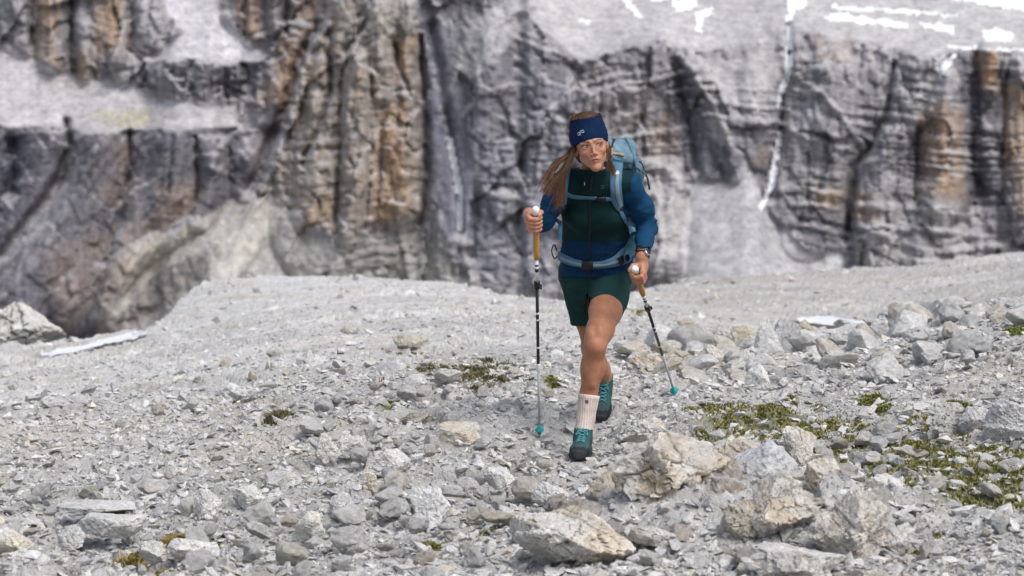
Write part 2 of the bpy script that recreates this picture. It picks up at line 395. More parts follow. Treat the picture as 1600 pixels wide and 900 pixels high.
    crack([(1260, 240, 4), (1262, 310, 4)], 16); crack([(1345, 70, 3), (1340, 130, 4)], 14); crack([(940, 130, 3), (935, 240, 4)], 14); crack([(1000, 100, 3), (1005, 240, 4)], 14)
    crack([(1565, 370, 12), (1600, 385, 12)], 20)
    H = nonlocal_h[0]
    # pale crests and ledge lips: raised and coloured paler along each line
    H = nonlocal_h[0]
    crk = [(505, 36), (474, 92), (446, 178), (420, 240), (396, 298)]
    d, W = line_d(Uf, Vf, [(x-7, y, 7) for x, y in crk]); H -= 42*np.exp(-(d/W)**2)
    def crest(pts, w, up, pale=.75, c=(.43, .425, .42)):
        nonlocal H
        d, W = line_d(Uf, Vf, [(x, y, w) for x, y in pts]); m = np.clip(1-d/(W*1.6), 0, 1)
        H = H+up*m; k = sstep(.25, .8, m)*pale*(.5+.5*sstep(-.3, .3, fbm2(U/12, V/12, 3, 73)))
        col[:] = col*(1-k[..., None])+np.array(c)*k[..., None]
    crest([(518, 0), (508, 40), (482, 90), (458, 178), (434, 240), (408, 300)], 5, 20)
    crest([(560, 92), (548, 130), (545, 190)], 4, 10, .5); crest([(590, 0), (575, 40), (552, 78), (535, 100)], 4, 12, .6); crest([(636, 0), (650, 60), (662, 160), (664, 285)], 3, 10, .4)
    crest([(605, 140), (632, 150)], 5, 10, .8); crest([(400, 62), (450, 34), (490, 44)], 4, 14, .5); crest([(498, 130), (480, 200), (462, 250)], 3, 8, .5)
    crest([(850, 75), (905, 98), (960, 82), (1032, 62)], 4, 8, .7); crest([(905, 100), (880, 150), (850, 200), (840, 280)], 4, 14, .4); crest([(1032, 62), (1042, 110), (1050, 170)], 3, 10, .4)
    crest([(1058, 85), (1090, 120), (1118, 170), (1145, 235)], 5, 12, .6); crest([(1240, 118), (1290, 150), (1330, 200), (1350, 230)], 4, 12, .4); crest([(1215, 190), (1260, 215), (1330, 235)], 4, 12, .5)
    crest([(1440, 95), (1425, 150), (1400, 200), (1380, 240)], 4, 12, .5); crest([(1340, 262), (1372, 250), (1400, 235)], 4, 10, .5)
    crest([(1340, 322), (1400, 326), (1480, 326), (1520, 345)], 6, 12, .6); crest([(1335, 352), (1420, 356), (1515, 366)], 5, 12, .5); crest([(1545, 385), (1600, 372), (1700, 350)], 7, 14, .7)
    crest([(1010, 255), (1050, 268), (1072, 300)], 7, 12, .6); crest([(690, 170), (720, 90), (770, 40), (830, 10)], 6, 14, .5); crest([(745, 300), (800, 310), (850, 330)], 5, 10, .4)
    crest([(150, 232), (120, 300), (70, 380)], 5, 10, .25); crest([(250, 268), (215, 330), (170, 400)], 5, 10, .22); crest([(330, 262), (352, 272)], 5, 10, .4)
    nonlocal_h[0] = H
    steep = sstep(1.1, .5, S)
    # fluting, strata, blocks
    flt = np.abs(fbm2(Uw/24, V/150, 4, 31, .6)); flt2 = np.abs(fbm2(Uf/9, V/70, 3, 35, .6))
    sw0 = sstep(460, 380, U)*sstep(195, 225, V)
    towr = sstep(1, -1, poly_sd(Uw, Vw, [(390, -400), (650, -400), (668, 290), (652, 352), (560, 374), (400, 300)])/14)
    H += (-17*flt - (4+3*towr)*flt2 + 8)*steep*rough*(1-.75*sw0)
    dip = V + .20*np.maximum(U-850, 0)*sstep(1500, 1100, U) - .12*np.maximum(600-U, 0) - .42*(np.clip(U, 680, 900)-680)*sstep(300, 200, V) + 16*fbm2(U/110, V/90, 4, 41)
    dj = dip+2.5*fbm2(U/14, V/14, 2, 59)
    z0 = np.zeros(U.shape, np.int64)
    st = (_h(np.floor(dj/12).astype(np.int64), z0+np.floor(U/210+.4*vn2(U/60, V/60, 66)).astype(np.int64), 5, 51)-.5)*8.5 + (_h(np.floor(dj/4.7).astype(np.int64), z0+np.floor(U/90+.5*vn2(U/40, V/40, 67)).astype(np.int64), 7, 52)-.5)*4.2
    stair = (dip/19+.6*vn2(U/130, V/80, 57)) % 1.0
    stm = .25+.95*sstep(-.35, .45, fbm2(U/75, V/60, 3, 58))
    sweep = sstep(460, 380, U)*sstep(195, 225, V)          # the left flank sweeps down to the left
    stm = stm*(1-.8*sweep)
    ra, rb_ = U*.80+V*.60, -U*.60+V*.80
    H += sweep*(-22*np.abs(fbm2(ra/30, rb_/190, 4, 32, .55))-7*np.abs(fbm2(ra/9, rb_/80, 3, 34))+9)
    H += (st + 4.0*(stair-.5))*stm*(.35+.65*steep)*np.clip(rough, .25, 1.6)*(.7+.75*sstep(820, 1050, U))
    def facets(su, sv, amp, tilt, seed, wu, wv):
        d1, d2, hh, ox, oy = worley(wu/su, wv/sv, seed)
        gx, gy = (hh*17.3) % 1-.5, (hh*31.7) % 1-.5
        return amp*((hh-.5)+tilt*(gx*ox+gy*oy)*2-.10*sstep(.08, 0, d2-d1)), hh
    Um, Vm = U+14*fbm2(U/45, V/45, 3, 23), V+14*fbm2(U/45, V/45, 3, 24)
    f1, h1 = facets(70, 120, 24, 1.7, 61, Um+.25*Vm, Vm); f2, h2 = facets(26, 44, 10, 1.5, 62, Uw-.2*V, Vw); f3, hh = facets(11, 9, 4.2, 1.3, 63, Uf, Vf)
    rs = 1-.35*sstep(980, 1150, U)
    f1 = f1*rs; f2 = f2*rs; f3 = f3*rs
    H += f1*(.15+.85*steep)*rough*(1-.55*sw0)*(1-.45*towr)+f2*(.2+.8*steep)*rough*(1-.5*sw0)+f3*(.35+.65*steep)*rough*(1-.4*sw0)
    H += 2.0*fbm2(U/7, V/7, 3, 71)*np.clip(rough, .3, 1)
    # colour variation that belongs to the rock
    cv = 1+.10*(h1-.5)+.14*(h2-.5)+.20*fbm2(Uw/40, Vw/30, 4, 81)+.16*fbm2(U/6, V/40, 3, 83)*steep+.12*(hh-.5)
    ledge = sstep(.78, .96, stair)*steep*.30
    # scree dust on ledges, stripes of water stain below edges
    stain = sstep(.10, .5, fbm2(U/9, V/90, 3, 91)+.3*fbm2(U/80, V/80, 2, 92))*steep*.42
    col *= cv[..., None]; col *= (1-stain[..., None]*np.array([.5, .52, .42]))
    # scree gathers where the wall is gentle
    s_m = D_M/FPX
    dep = D_M - H*s_m
    x = (U-800)/FPX; yu = -(V-450)/FPX; c, s = math.cos(PITCH), math.sin(PITCH)
    dy = c+yu*s; dz = -s+yu*c
    X = x/dy*dep; Z = CAMZ+dz/dy*dep; Y = dep
    # gentleness of the finished surface: ledges carry pale rubble
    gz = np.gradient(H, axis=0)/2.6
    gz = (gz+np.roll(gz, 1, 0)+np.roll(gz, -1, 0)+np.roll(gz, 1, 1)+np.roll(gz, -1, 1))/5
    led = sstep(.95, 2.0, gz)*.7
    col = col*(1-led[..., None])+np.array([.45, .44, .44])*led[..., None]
    nr, nc = U.shape
    idx = np.arange(nr*nc).reshape(nr, nc)
    F = np.stack([idx[:-1, :-1], idx[1:, :-1], idx[1:, 1:], idx[:-1, 1:]], -1).reshape(-1, 4)
    Uc = (U[:-1, :-1]+1.5).ravel(); Vc = (V[:-1, :-1]+1.3).ravel()
    Pm = np.stack([X, Y, Z], -1).reshape(-1, 3)
    jig = (1.2*fbm2(Uc/9, Vc/5, 3, 97)); jig2 = (1.2*fbm2(Uc/12, Vc/9, 3, 98))
    def pin(p, j=1.0): return poly_sd(Uc+jig2*j, Vc+jig*j, p) < 2.5*(j-1)*np.abs(fbm2(Uc/14, Vc/4, 3, 88))*-1+.4
    snow = np.zeros(len(F), int)
    patches = [
        ([(1228, -60), (1262, -60), (1258, 12), (1243, 16), (1236, 30), (1231, 18)], 'white snow cap at the head of the long gully, top edge of the frame'),
        ([(1229, 24), (1239, 22), (1237, 60), (1240, 92), (1234, 120), (1223, 146), (1217, 168), (1212, 164), (1218, 138), (1228, 108), (1229, 60)], 'long thin snow streak in the upper gully right of the hiker'),
        ([(1216, 205), (1222, 212), (1216, 250), (1211, 290), (1198, 314), (1190, 329), (1185, 324), (1199, 298), (1207, 255)], 'thin snow streak in the lower gully above the scree fan'),
        ([(696, 212), (707, 218), (715, 260), (723, 300), (722, 362), (714, 360), (714, 305), (706, 258)], 'thin white streak in the gully right of the tall rock tower'),
        ([(1286, 22), (1330, 20), (1420, 36), (1418, 44), (1340, 38), (1288, 30)], 'long flat snow band on the high plateau, second from the gully'),
        ([(1298, 8), (1400, 12), (1480, 20), (1520, 26), (1470, 26), (1380, 20), (1300, 15)], 'thin upper snow band on the high plateau'),
        ([(1438, 34), (1490, 38), (1492, 56), (1470, 50), (1440, 44)], 'small snow patch on the plateau above the snow wedge'),
        ([(1470, -60), (1700, -60), (1700, 24), (1600, 20), (1540, 8), (1480, -2)], 'largest snowfield at the top right corner'),
        ([(1480, 70), (1560, 74), (1700, 76), (1700, 84), (1560, 80), (1482, 78)], 'thin snow line along the cliff top at far right'),
        ([(1462, 88), (1496, 82), (1486, 104), (1466, 122), (1460, 108)], 'triangular snow wedge at the head of the orange pillar'),
        ([(1084, 18), (1112, 10), (1116, 18), (1100, 28), (1098, 52), (1088, 48)], 'small crooked snow patch on the pale slope'),
        ([(1050, 0), (1088, -4), (1090, 10), (1062, 20), (1050, 12)], 'snow blob above the crooked snow patch'),
        ([(965, -10), (985, 0), (1008, 26), (1002, 32), (980, 12)], 'slanting snow strip on the slope above the hiker'),
        ([(1012, -60), (1040, -60), (1044, 4), (1016, 6)], 'small snow patch touching the top of the frame'),
        ([(898, 26), (924, 30), (922, 37), (902, 36)], 'tiny snow spot on the slope left of the slanting strip'),
        ([(1533, 45), (1560, 44), (1584, 52), (1580, 68), (1540, 66)], 'rounded snow patch above the cliff top at right')]
    for i, (pp, lab) in enumerate(patches):
        q = pin(pp, .9 if i < 4 else 3.2)
        if i < 3: q &= fbm2(Uc/16, Vc/16, 2, 89) > -.48
        snow[q] = i+1
    region = np.zeros(len(F), int)
    for r, pp in [(1, [(520, -400), (650, -400), (664, 150), (668, 290), (652, 352), (560, 374), (524, 372), (470, 340), (405, 300), (450, 230), (460, 170), (480, 90), (510, 50)]),
                  (2, [(1092, 272), (1140, 285), (1165, 248), (1192, 300), (1205, 330), (1268, 398), (1300, 414), (1300, 470), (1065, 470), (1070, 330)]),
                  (3, [(232, -400), (335, -400), (350, 25), (375, 55), (412, 88), (400, 100), (330, 96), (235, 84), (288, 48), (262, 20)]),
                  (4, [(-500, 60), (0, 68), (60, 95), (125, 126), (200, 122), (240, 150), (370, 182), (382, 203), (130, 208), (0, 196), (-500, 200)]),
                  (5, [(840, -400), (2200, -400), (2200, 78), (1600, 80), (1480, 82), (1440, 92), (1400, 72), (1330, 66), (1240, 46), (1180, 70), (1100, 75), (1035, 62), (990, 70), (905, 98), (880, 70), (820, 15)]),
                  (6, [(395, 300), (462, 332), (500, 372), (640, 360), (700, 400), (745, 445), (760, 700), (120, 700), (150, 530), (170, 412), (212, 380), (300, 350), (350, 318)]),
                  (7, [(668, -400), (840, -400), (905, 98), (1035, 62), (1100, 75), (1230, 50), (1220, 230), (1165, 248), (1092, 272), (1065, 470), (745, 445), (668, 350)]),
                  (8, [(1240, 46), (1330, 66), (1400, 72), (1440, 92), (1480, 82), (2200, 78), (2200, 700), (1300, 700), (1268, 398), (1205, 330), (1222, 150)])]:
        q = poly_sd(Uc, Vc, pp) < 0
        region[q & (region == 0)] = r
    names = {0: ('cliff', 'dark purple grey cliff wall at the left behind the plateau'), 1: ('rock_tower', 'tall fluted rock tower with orange stained pillars, left of the hiker'),
             2: ('scree_slope', 'smooth grey scree fan behind the right shoulder and pole of the hiker'), 3: ('scree_slope', 'white scree chute at upper left between orange cliffs'),
             4: ('scree_slope', 'broad pale scree terrace across the upper left'), 5: ('mountain_slope', 'high pale plateau with snow bands along the top right'),
             6: ('rock_slope', 'tan and grey foot slope below the tall rock tower'), 7: ('cliff', 'grey banded cliff directly behind the hiker'), 8: ('cliff', 'layered grey cliff with orange pillars at the right')}
    Cm = col.reshape(-1, 3)
    def emit(mask, nm, mat, lab, kind, raise_=0, cat=None, white=False, group=None):
        f = F[mask]
        if len(f) == 0: return
        u, inv = np.unique(f.ravel(), return_inverse=True)
        Vv = Pm[u].copy()
        if raise_: 
            dirn = np.array([0, 0, CAMZ]) - Vv; dirn /= np.linalg.norm(dirn, axis=1)[:, None]
            Vv += dirn*raise_
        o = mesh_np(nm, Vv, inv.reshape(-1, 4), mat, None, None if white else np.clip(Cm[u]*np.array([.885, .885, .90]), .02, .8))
        tag(o, lab, cat, group, kind)
        return o
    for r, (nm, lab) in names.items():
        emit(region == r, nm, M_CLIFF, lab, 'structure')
    for i, (pp, lab) in enumerate(patches):
        emit(snow == i+1, 'snow_patch', M_SNOW, lab, 'structure', raise_=.35, white=True)
D_M = 1000.0
build_mountain()

# ============================================================ FOREGROUND GROUND
def zpin(py, Y): return P(800, py, Y)[2]
_pins = []
def colp(px, lst):
    for Y, v, kind in lst:
        _pins.append((px, Y, zpin(v, Y) if kind == 'p' else v))
p_, z_ = 'p', 'z'
colp(-300, [(7, 0, z_), (10, -.05, z_), (14, -.15, z_), (20, 590, p_), (28, 565, p_), (34, 560, p_)])
colp(0, [(7, -.02, z_), (10, -.04, z_), (13, -.08, z_), (17, -.25, z_), (21, 582, p_), (25, 562, p_), (31, 541, p_)])
colp(220, [(8, 0, z_), (11, 0, z_), (14, -.05, z_), (18, -.25, z_), (23, 547, p_), (29, 520, p_)])
colp(320, [(9, 0, z_), (14, 0, z_), (20, 548, p_), (28, 505, p_), (35, 470, p_), (42, 441, p_)])
colp(560, [(8, 0, z_), (10.5, .05, z_), (12.5, .17, z_), (15, .13, z_), (20, 515, p_), (28, 480, p_), (36, 454, p_), (45, 432, p_)])
colp(740, [(9.5, .04, z_), (12, .12, z_), (14, .16, z_), (18, 526, p_), (26, 482, p_), (36, 452, p_), (42, 441, p_)])
colp(843, [(8, .05, z_), (10, .03, z_), (11.45, 682, p_), (13, .18, z_), (16, 545, p_), (24, 490, p_), (32, 469, p_)])
colp(905, [(9, .08, z_), (10.9, 722, p_), (11.2, 716, p_)])
colp(940, [(8.5, .10, z_), (11.85, 660, p_), (13.2, .17, z_), (17, 530, p_), (24, 490, p_), (31, 472, p_)])
colp(1053, [(8, .08, z_), (10, .12, z_), (12.2, 614, p_), (14, .2, z_), (15.5, 541, p_), (19, 520, p_), (30, 480, p_), (48, 440, p_)])
colp(1200, [(8.2, .10, z_), (9.2, .14, z_), (11, .16, z_), (13, .2, z_), (16, 538, p_), (19, 535, p_), (29, 508, p_), (50, 428, p_)])
colp(1400, [(8, .12, z_), (10, .2, z_), (12, .24, z_), (16, 515, p_), (19, 522, p_), (29, 510, p_), (50, 424, p_)])
colp(1600, [(8, .16, z_), (10, .27, z_), (12, .34, z_), (15, 482, p_), (18, 486, p_), (28, 470, p_), (50, 402, p_)])
colp(1900, [(8, .2, z_), (12, .45, z_), (16, .5, z_), (28, -.1, z_), (50, 380, p_)])
_pins = np.array(_pins)
def _tc(px, Y): return (px-800)/260.0, np.log(Y/8.0)*3.6
_pa, _pb = _tc(_pins[:, 0], _pins[:, 1])
def _ker(r2): return .5*r2*np.log(r2+1e-9)
_n = len(_pins)
_K = _ker((_pa[:, None]-_pa)**2+(_pb[:, None]-_pb)**2) + np.eye(_n)*.0008
_Q = np.stack([np.ones(_n), _pa, _pb], 1)
_A = np.block([[_K, _Q], [_Q.T, np.zeros((3, 3))]])
_W = np.linalg.solve(_A, np.concatenate([_pins[:, 2], np.zeros(3)]))
def z_base(X, Y):
    """smooth lie of the land"""
    Y = np.maximum(np.asarray(Y, float), 6.8); X = np.asarray(X, float)
    px = np.clip(800+FPX*X/Y, -420, 2020)
    a, b = _tc(px, Y); out = _W[_n]+_W[_n+1]*a+_W[_n+2]*b
    for i in range(_n): out = out+_W[i]*_ker((a-_pa[i])**2+(b-_pb[i])**2)
    return out
_ex = np.array([-900, -300, 0, 120, 225, 262, 300, 330, 560, 720, 770, 820, 960, 1010, 1080, 1300, 1600, 2500])
_ey = np.array([30, 32, 31, 30.5, 29.5, 33, 40, 43, 46, 42, 35, 33, 32, 44, 50, 52, 54, 56])
def y_edge(px): return np.interp(px, _ex, _ey)
def z_rough(X, Y):
    """rubble relief, 30 cm down to 4 cm"""
    f = 1/(1+np.maximum(Y-9, 0)*.03)
    z = .05*fbm2(X/.9, Y/.9, 3, 101)
    wx, wy = X+.05*fbm2(X/.2, Y/.2, 2, 103), Y+.05*fbm2(X/.2, Y/.2, 2, 104)
    def lay(sc, amp, seed, tilt=.8):
        d1, d2, hh, ox, oy = worley(wx/sc, wy/sc*.8, seed)
        _, _, h2, _, _ = 0, 0, (hh*7.31) % 1, 0, 0
        return .55*amp*(hh + tilt*(ox*(hh-.5)+oy*(h2-.5))*1.6 - .5 - .5*sstep(.12, .0, d2-d1))
    crag = sstep(-.2, .5, fbm2(X/1.7, Y/1.7, 3, 107))
    z = z + lay(.42, .085, 111)*(.35+crag) + lay(.17, .05, 113)*(.5+.6*crag) + lay(.075, .024, 117)
    z = z + .006*fbm2(X/.03, Y/.03, 2, 119)
    return z
_foot = [(P(905, 715, 11.05), .17), (P(940, 655, 11.85), .17), (P(843, 680, 11.45), .08), (P(1053, 612, 12.15), .08)]
def outcrop(X, Y):
    """the low jagged crag of the right foreground"""
    m = sstep(1.25, .35, np.sqrt(((X-.78)/.72)**2+((Y-8.75)/.62)**2)+.25*fbm2(X/.3, Y/.3, 3, 161))
    d1, d2, hh, ox, oy = worley(X/.21+.4*fbm2(X/.2, Y/.2, 2, 163), Y/.17, 165)
    e1, e2, h2, px_, py_ = worley(X/.09, Y/.08, 167)
    return m*(.115+.05*(hh-.35)+.10*(ox*(hh-.5)+oy*((hh*7.3) % 1-.5))+.015*(h2-.5))
def z_ground(X, Y):
    X = np.asarray(X, float); Y = np.asarray(Y, float)
    r = z_rough(X, Y)+outcrop(X, Y)
    for p, rad in _foot:
        d = np.hypot(X-p[0], (Y-p[1])); r = r*(1-.9*np.exp(-(d/rad)**2))
    return z_base(X, Y)+r

def build_ground():
    pc = np.concatenate([np.linspace(-900, -410, 20), np.arange(-400, -56, 8), np.arange(-55, 1656, 3.4), np.arange(1660, 2050, 8), np.linspace(2060, 2500, 20)])
    ys = [6.6]
    while ys[-1] < 62:
        y = ys[-1]
        ys.append(y + (.030 if y < 7.9 else .0135 if y < 10 else .0135*(y/10)**2.3))
    ys = np.array(ys)
    PX, Y = np.meshgrid(pc, ys)
    X = (PX-800)/FPX*Y
    Z = z_ground(X, Y)
    e = y_edge(PX)+1.2*fbm2(PX/60, Y/3, 3, 131)
    over = np.maximum(Y-e, 0)
    Z = Z - (over*1.1 + over**2*.25)*(over > 0)
    Z = np.maximum(Z, -40)
    nr, nc = X.shape
    print('ground verts', nr, nc)
    c = np.zeros(X.shape+(3,)); c[:] = (.56, .555, .55)
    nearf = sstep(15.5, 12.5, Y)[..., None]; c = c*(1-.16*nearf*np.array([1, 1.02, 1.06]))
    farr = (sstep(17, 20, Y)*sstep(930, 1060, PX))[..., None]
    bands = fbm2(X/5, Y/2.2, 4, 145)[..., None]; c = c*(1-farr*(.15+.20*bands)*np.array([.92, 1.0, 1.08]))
    t = fbm2(X/1.3, Y/1.3, 4, 141)
    c *= (1+.22*t+.20*fbm2(X/.12, Y/.12, 3, 143))[..., None]
    warm = sstep(.05, .6, fbm2(X/.8, Y/.8, 4, 147))*.45
    c = c*(1-warm[..., None])+c*np.array([1.0, .93, .80])*warm[..., None]
    for (ax, ay, rx, ry, f) in SOIL:
        m = np.exp(-(((PX-ax)/rx)**2)-(((proj(X, Y, Z)[1])-ay)/ry)**2)
        m = sstep(.35, .75, m+.35*fbm2(X/.25, Y/.25, 3, 149))*f
        c = c*(1-m[..., None])+np.array([.21, .205, .12])*m[..., None]
    # brownish damp hollows
    low = sstep(.1, .6, fbm2(X/.5, Y/.5, 4, 151))*.25
    c = c*(1-low[..., None]*np.array([.3, .38, .5]))
    idx = np.arange(nr*nc).reshape(nr, nc)
    F = np.stack([idx[:-1, :-1], idx[:-1, 1:], idx[1:, 1:], idx[1:, :-1]], -1).reshape(-1, 4)
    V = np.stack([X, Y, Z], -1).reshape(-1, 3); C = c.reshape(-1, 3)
    pu, pv = proj(V[:, 0], V[:, 1], z_base(V[:, 0], V[:, 1]))
    cu = pu[F].mean(1); cv = pv[F].mean(1); cy = V[F, 1].mean(1)
    s1 = (poly_sd(cu, cv+4*fbm2(cu/13, cv/5, 3, 5), [(62, 558), (130, 543), (212, 522), (230, 523), (216, 531), (135, 550), (80, 561)]) < 0) & (cy > 20)
    s2 = (poly_sd(cu, cv+1.5*vn2(cu/9, cv/3, 6), [(1244, 502), (1290, 500), (1356, 509), (1350, 517), (1300, 514), (1250, 509)]) < 0) & (cy > 20)
    def emit(mask, nm, mat, up=0, cc=True):
        f = F[mask]; u, inv = np.unique(f.ravel(), return_inverse=True); v = V[u].copy()
        if up: v[:, 2] = z_base(v[:, 0], v[:, 1])+up
        return mesh_np(nm, v, inv.reshape(-1, 4), mat, None, C[u] if cc else None, smooth=not cc)
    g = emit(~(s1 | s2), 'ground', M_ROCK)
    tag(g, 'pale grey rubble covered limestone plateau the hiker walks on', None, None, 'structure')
    g1 = emit(s1, 'snow_patch', M_SNOW, .035, False); tag(g1, 'long narrow snow strip on the plateau edge at left', None, None, 'structure')
    g2 = emit(s2, 'snow_patch', M_SNOW, .05, False); tag(g2, 'narrow snow strip beyond the boulder ridge at right', None, None, 'structure')
    # the same plateau round and behind the camera
    xs = np.linspace(-30, 30, 160); yy = np.concatenate([np.linspace(-30, 5, 60), np.linspace(5.2, 6.62, 12)])
    X2, Y2 = np.meshgrid(xs, yy)
    Z2 = z_base(X2, Y2)+.05*fbm2(X2/.9, Y2/.9, 3, 101)
    n1, n2 = X2.shape; id2 = np.arange(n1*n2).reshape(n1, n2)
    F2 = np.stack([id2[:-1, :-1], id2[:-1, 1:], id2[1:, 1:], id2[1:, :-1]], -1).reshape(-1, 4)
    o = mesh_np('ground', np.stack([X2, Y2, Z2-.02], -1).reshape(-1, 3), F2, M_ROCK, None, np.full((n1*n2, 3), .48))
    tag(o, 'pale rubble ground nearest the camera', None, None, 'structure')
    # the valley floor far below, out to the mountain foot
    o = mesh_np('valley_floor', [(-2500, -2500, -90), (2500, -2500, -90), (2500, 2500, -90), (-2500, 2500, -90)], [(0, 1, 2, 3)], M_ROCK, None, np.full((4, 3), .4))
    tag(o, 'grey valley floor far below the plateau', None, None, 'structure')
SOIL = [(1190, 660, 130, 26, .8), (1440, 720, 150, 40, .8), (1540, 770, 120, 30, .7), (740, 585, 70, 16, .8), (655, 655, 40, 10, .8), (640, 540, 30, 8, .5), (300, 850, 60, 18, .5), (1090, 570, 60, 14, .5), (680, 580, 60, 20, .4), (430, 740, 120, 30, .3)]
build_ground()
def ground_at(px, py, ymin=7.0):
    """where the camera's line through a pixel first meets the lie of the land"""
    Ys = np.concatenate([np.arange(ymin, 20, .04), np.arange(20, 56, .15)])
    p0, p1 = P(px, py, 1.0), None
    zr = CAMZ+(p0[2]-CAMZ)*Ys; xr = p0[0]*Ys
    zg = z_base(xr, Ys); k = np.argmax(zr < zg)
    if not (zr < zg).any(): k = len(Ys)-1
    return np.array([xr[k], Ys[k], zg[k]])
# ============================================================ ROCKS
def hull_variant(seed, n=11, flat=.6):
    r = random.Random(seed)
    bm = bmesh.new()
    for i in range(n):
        v = Vector((r.gauss(0, 1), r.gauss(0, 1), r.gauss(0, 1))).normalized()
        v *= r.uniform(.75, 1.1)
        bm.verts.new((v.x*r.uniform(.8, 1), v.y*.8, v.z*flat))
    g = bmesh.ops.convex_hull(bm, input=bm.verts)
    bmesh.ops.delete(bm, geom=[e for e in g['geom_interior'] if isinstance(e, bmesh.types.BMVert)], context='VERTS')
    bmesh.ops.triangulate(bm, faces=bm.faces)
    bm.verts.index_update()
    V = np.array([v.co[:] for v in bm.verts], np.float32); F = np.array([[v.index for v in f.verts] for f in bm.faces], np.int32)
    bm.free(); return V, F
def rand_rot(n, tilt=.5):
    a = RNG.uniform(0, 2*np.pi, n); b = RNG.normal(0, tilt, n); c = RNG.normal(0, tilt, n)
    ca, sa, cb, sb, cc, s_c = np.cos(a), np.sin(a), np.cos(b), np.sin(b), np.cos(c), np.sin(c)
    R = np.zeros((n, 3, 3), np.float32)
    R[:, 0, 0] = ca*cb; R[:, 0, 1] = ca*sb*s_c-sa*cc; R[:, 0, 2] = ca*sb*cc+sa*s_c
    R[:, 1, 0] = sa*cb; R[:, 1, 1] = sa*sb*s_c+ca*cc; R[:, 1, 2] = sa*sb*cc-ca*s_c
    R[:, 2, 0] = -sb; R[:, 2, 1] = cb*s_c; R[:, 2, 2] = cb*cc
    return R
def stone_cols(n):
    g = np.clip(RNG.normal(.65, .085, n), .36, .80)
    c = np.stack([g, g*.992, g*.99], 1)
    t = RNG.random(n)
    c[t < .16] *= np.array([1.0, .95, .86]); c[(t > .94)] *= np.array([.70, .71, .74])
    return c
def scatter(name, X, Y, size, flat=.55, tilt=.5, sink=.25, nvar=26, npts=(8, 13), lab=None, base=None):
    n = len(X); Z = (z_ground(X, Y) if base is None else base)
    var = [hull_variant(1000+i, random.randint(*npts), flat*random.uniform(.7, 1.3)) for i in range(nvar)]
    which = RNG.integers(0, nvar, n); R = rand_rot(n, tilt); cc = stone_cols(n)
    an = np.stack([RNG.uniform(.75, 1.3, n), RNG.uniform(.6, 1, n), RNG.uniform(.6, 1.1, n)], 1)
    Vs, Fs, Cs = [], [], []; off = 0
    for k in range(nvar):
        m = np.where(which == k)[0]
        if len(m) == 0: continue
        V, F = var[k]
        L = V[None]*(an[m]*size[m, None]*.5)[:, None, :]
        Wd = np.einsum('nij,nvj->nvi', R[m], L)
        Wd += np.stack([X[m], Y[m], Z[m]+size[m]*.5*flat*(1-2*sink)], 1)[:, None, :]
        nv = len(V)
        Fk = F[None]+(off+np.arange(len(m))*nv)[:, None, None]
        Vs.append(Wd.reshape(-1, 3)); Fs.append(Fk.reshape(-1, 3)); Cs.append(np.repeat(cc[m], nv, 0)); off += nv*len(m)
    V = np.concatenate(Vs); F = np.concatenate(Fs); C = np.concatenate(Cs)
    o = mesh_np(name, V, F, M_ROCK, None, C, smooth=False)
    tag(o, lab, None, None, 'stuff'); print(name, n, len(F))
    return o
def keep_clear(X, Y, extra=0):
    k = np.ones(len(X), bool)
    for p, rad in _foot:
        k &= np.hypot(X-p[0], Y-p[1]) > rad*.55+extra
    return k
def sample_px(n, pymin, pymax, pxmin=-180, pxmax=1780, power=1.0):
    """points spread over the visible land, evenly in angle"""
    px = RNG.uniform(pxmin, pxmax, n)
    lo, hi = power
    t = RNG.random(n); Y = lo*(hi/lo)**t
    X = (px-800)/FPX*Y
    ok = Y < y_edge(px)-.4
    return X[ok], Y[ok]
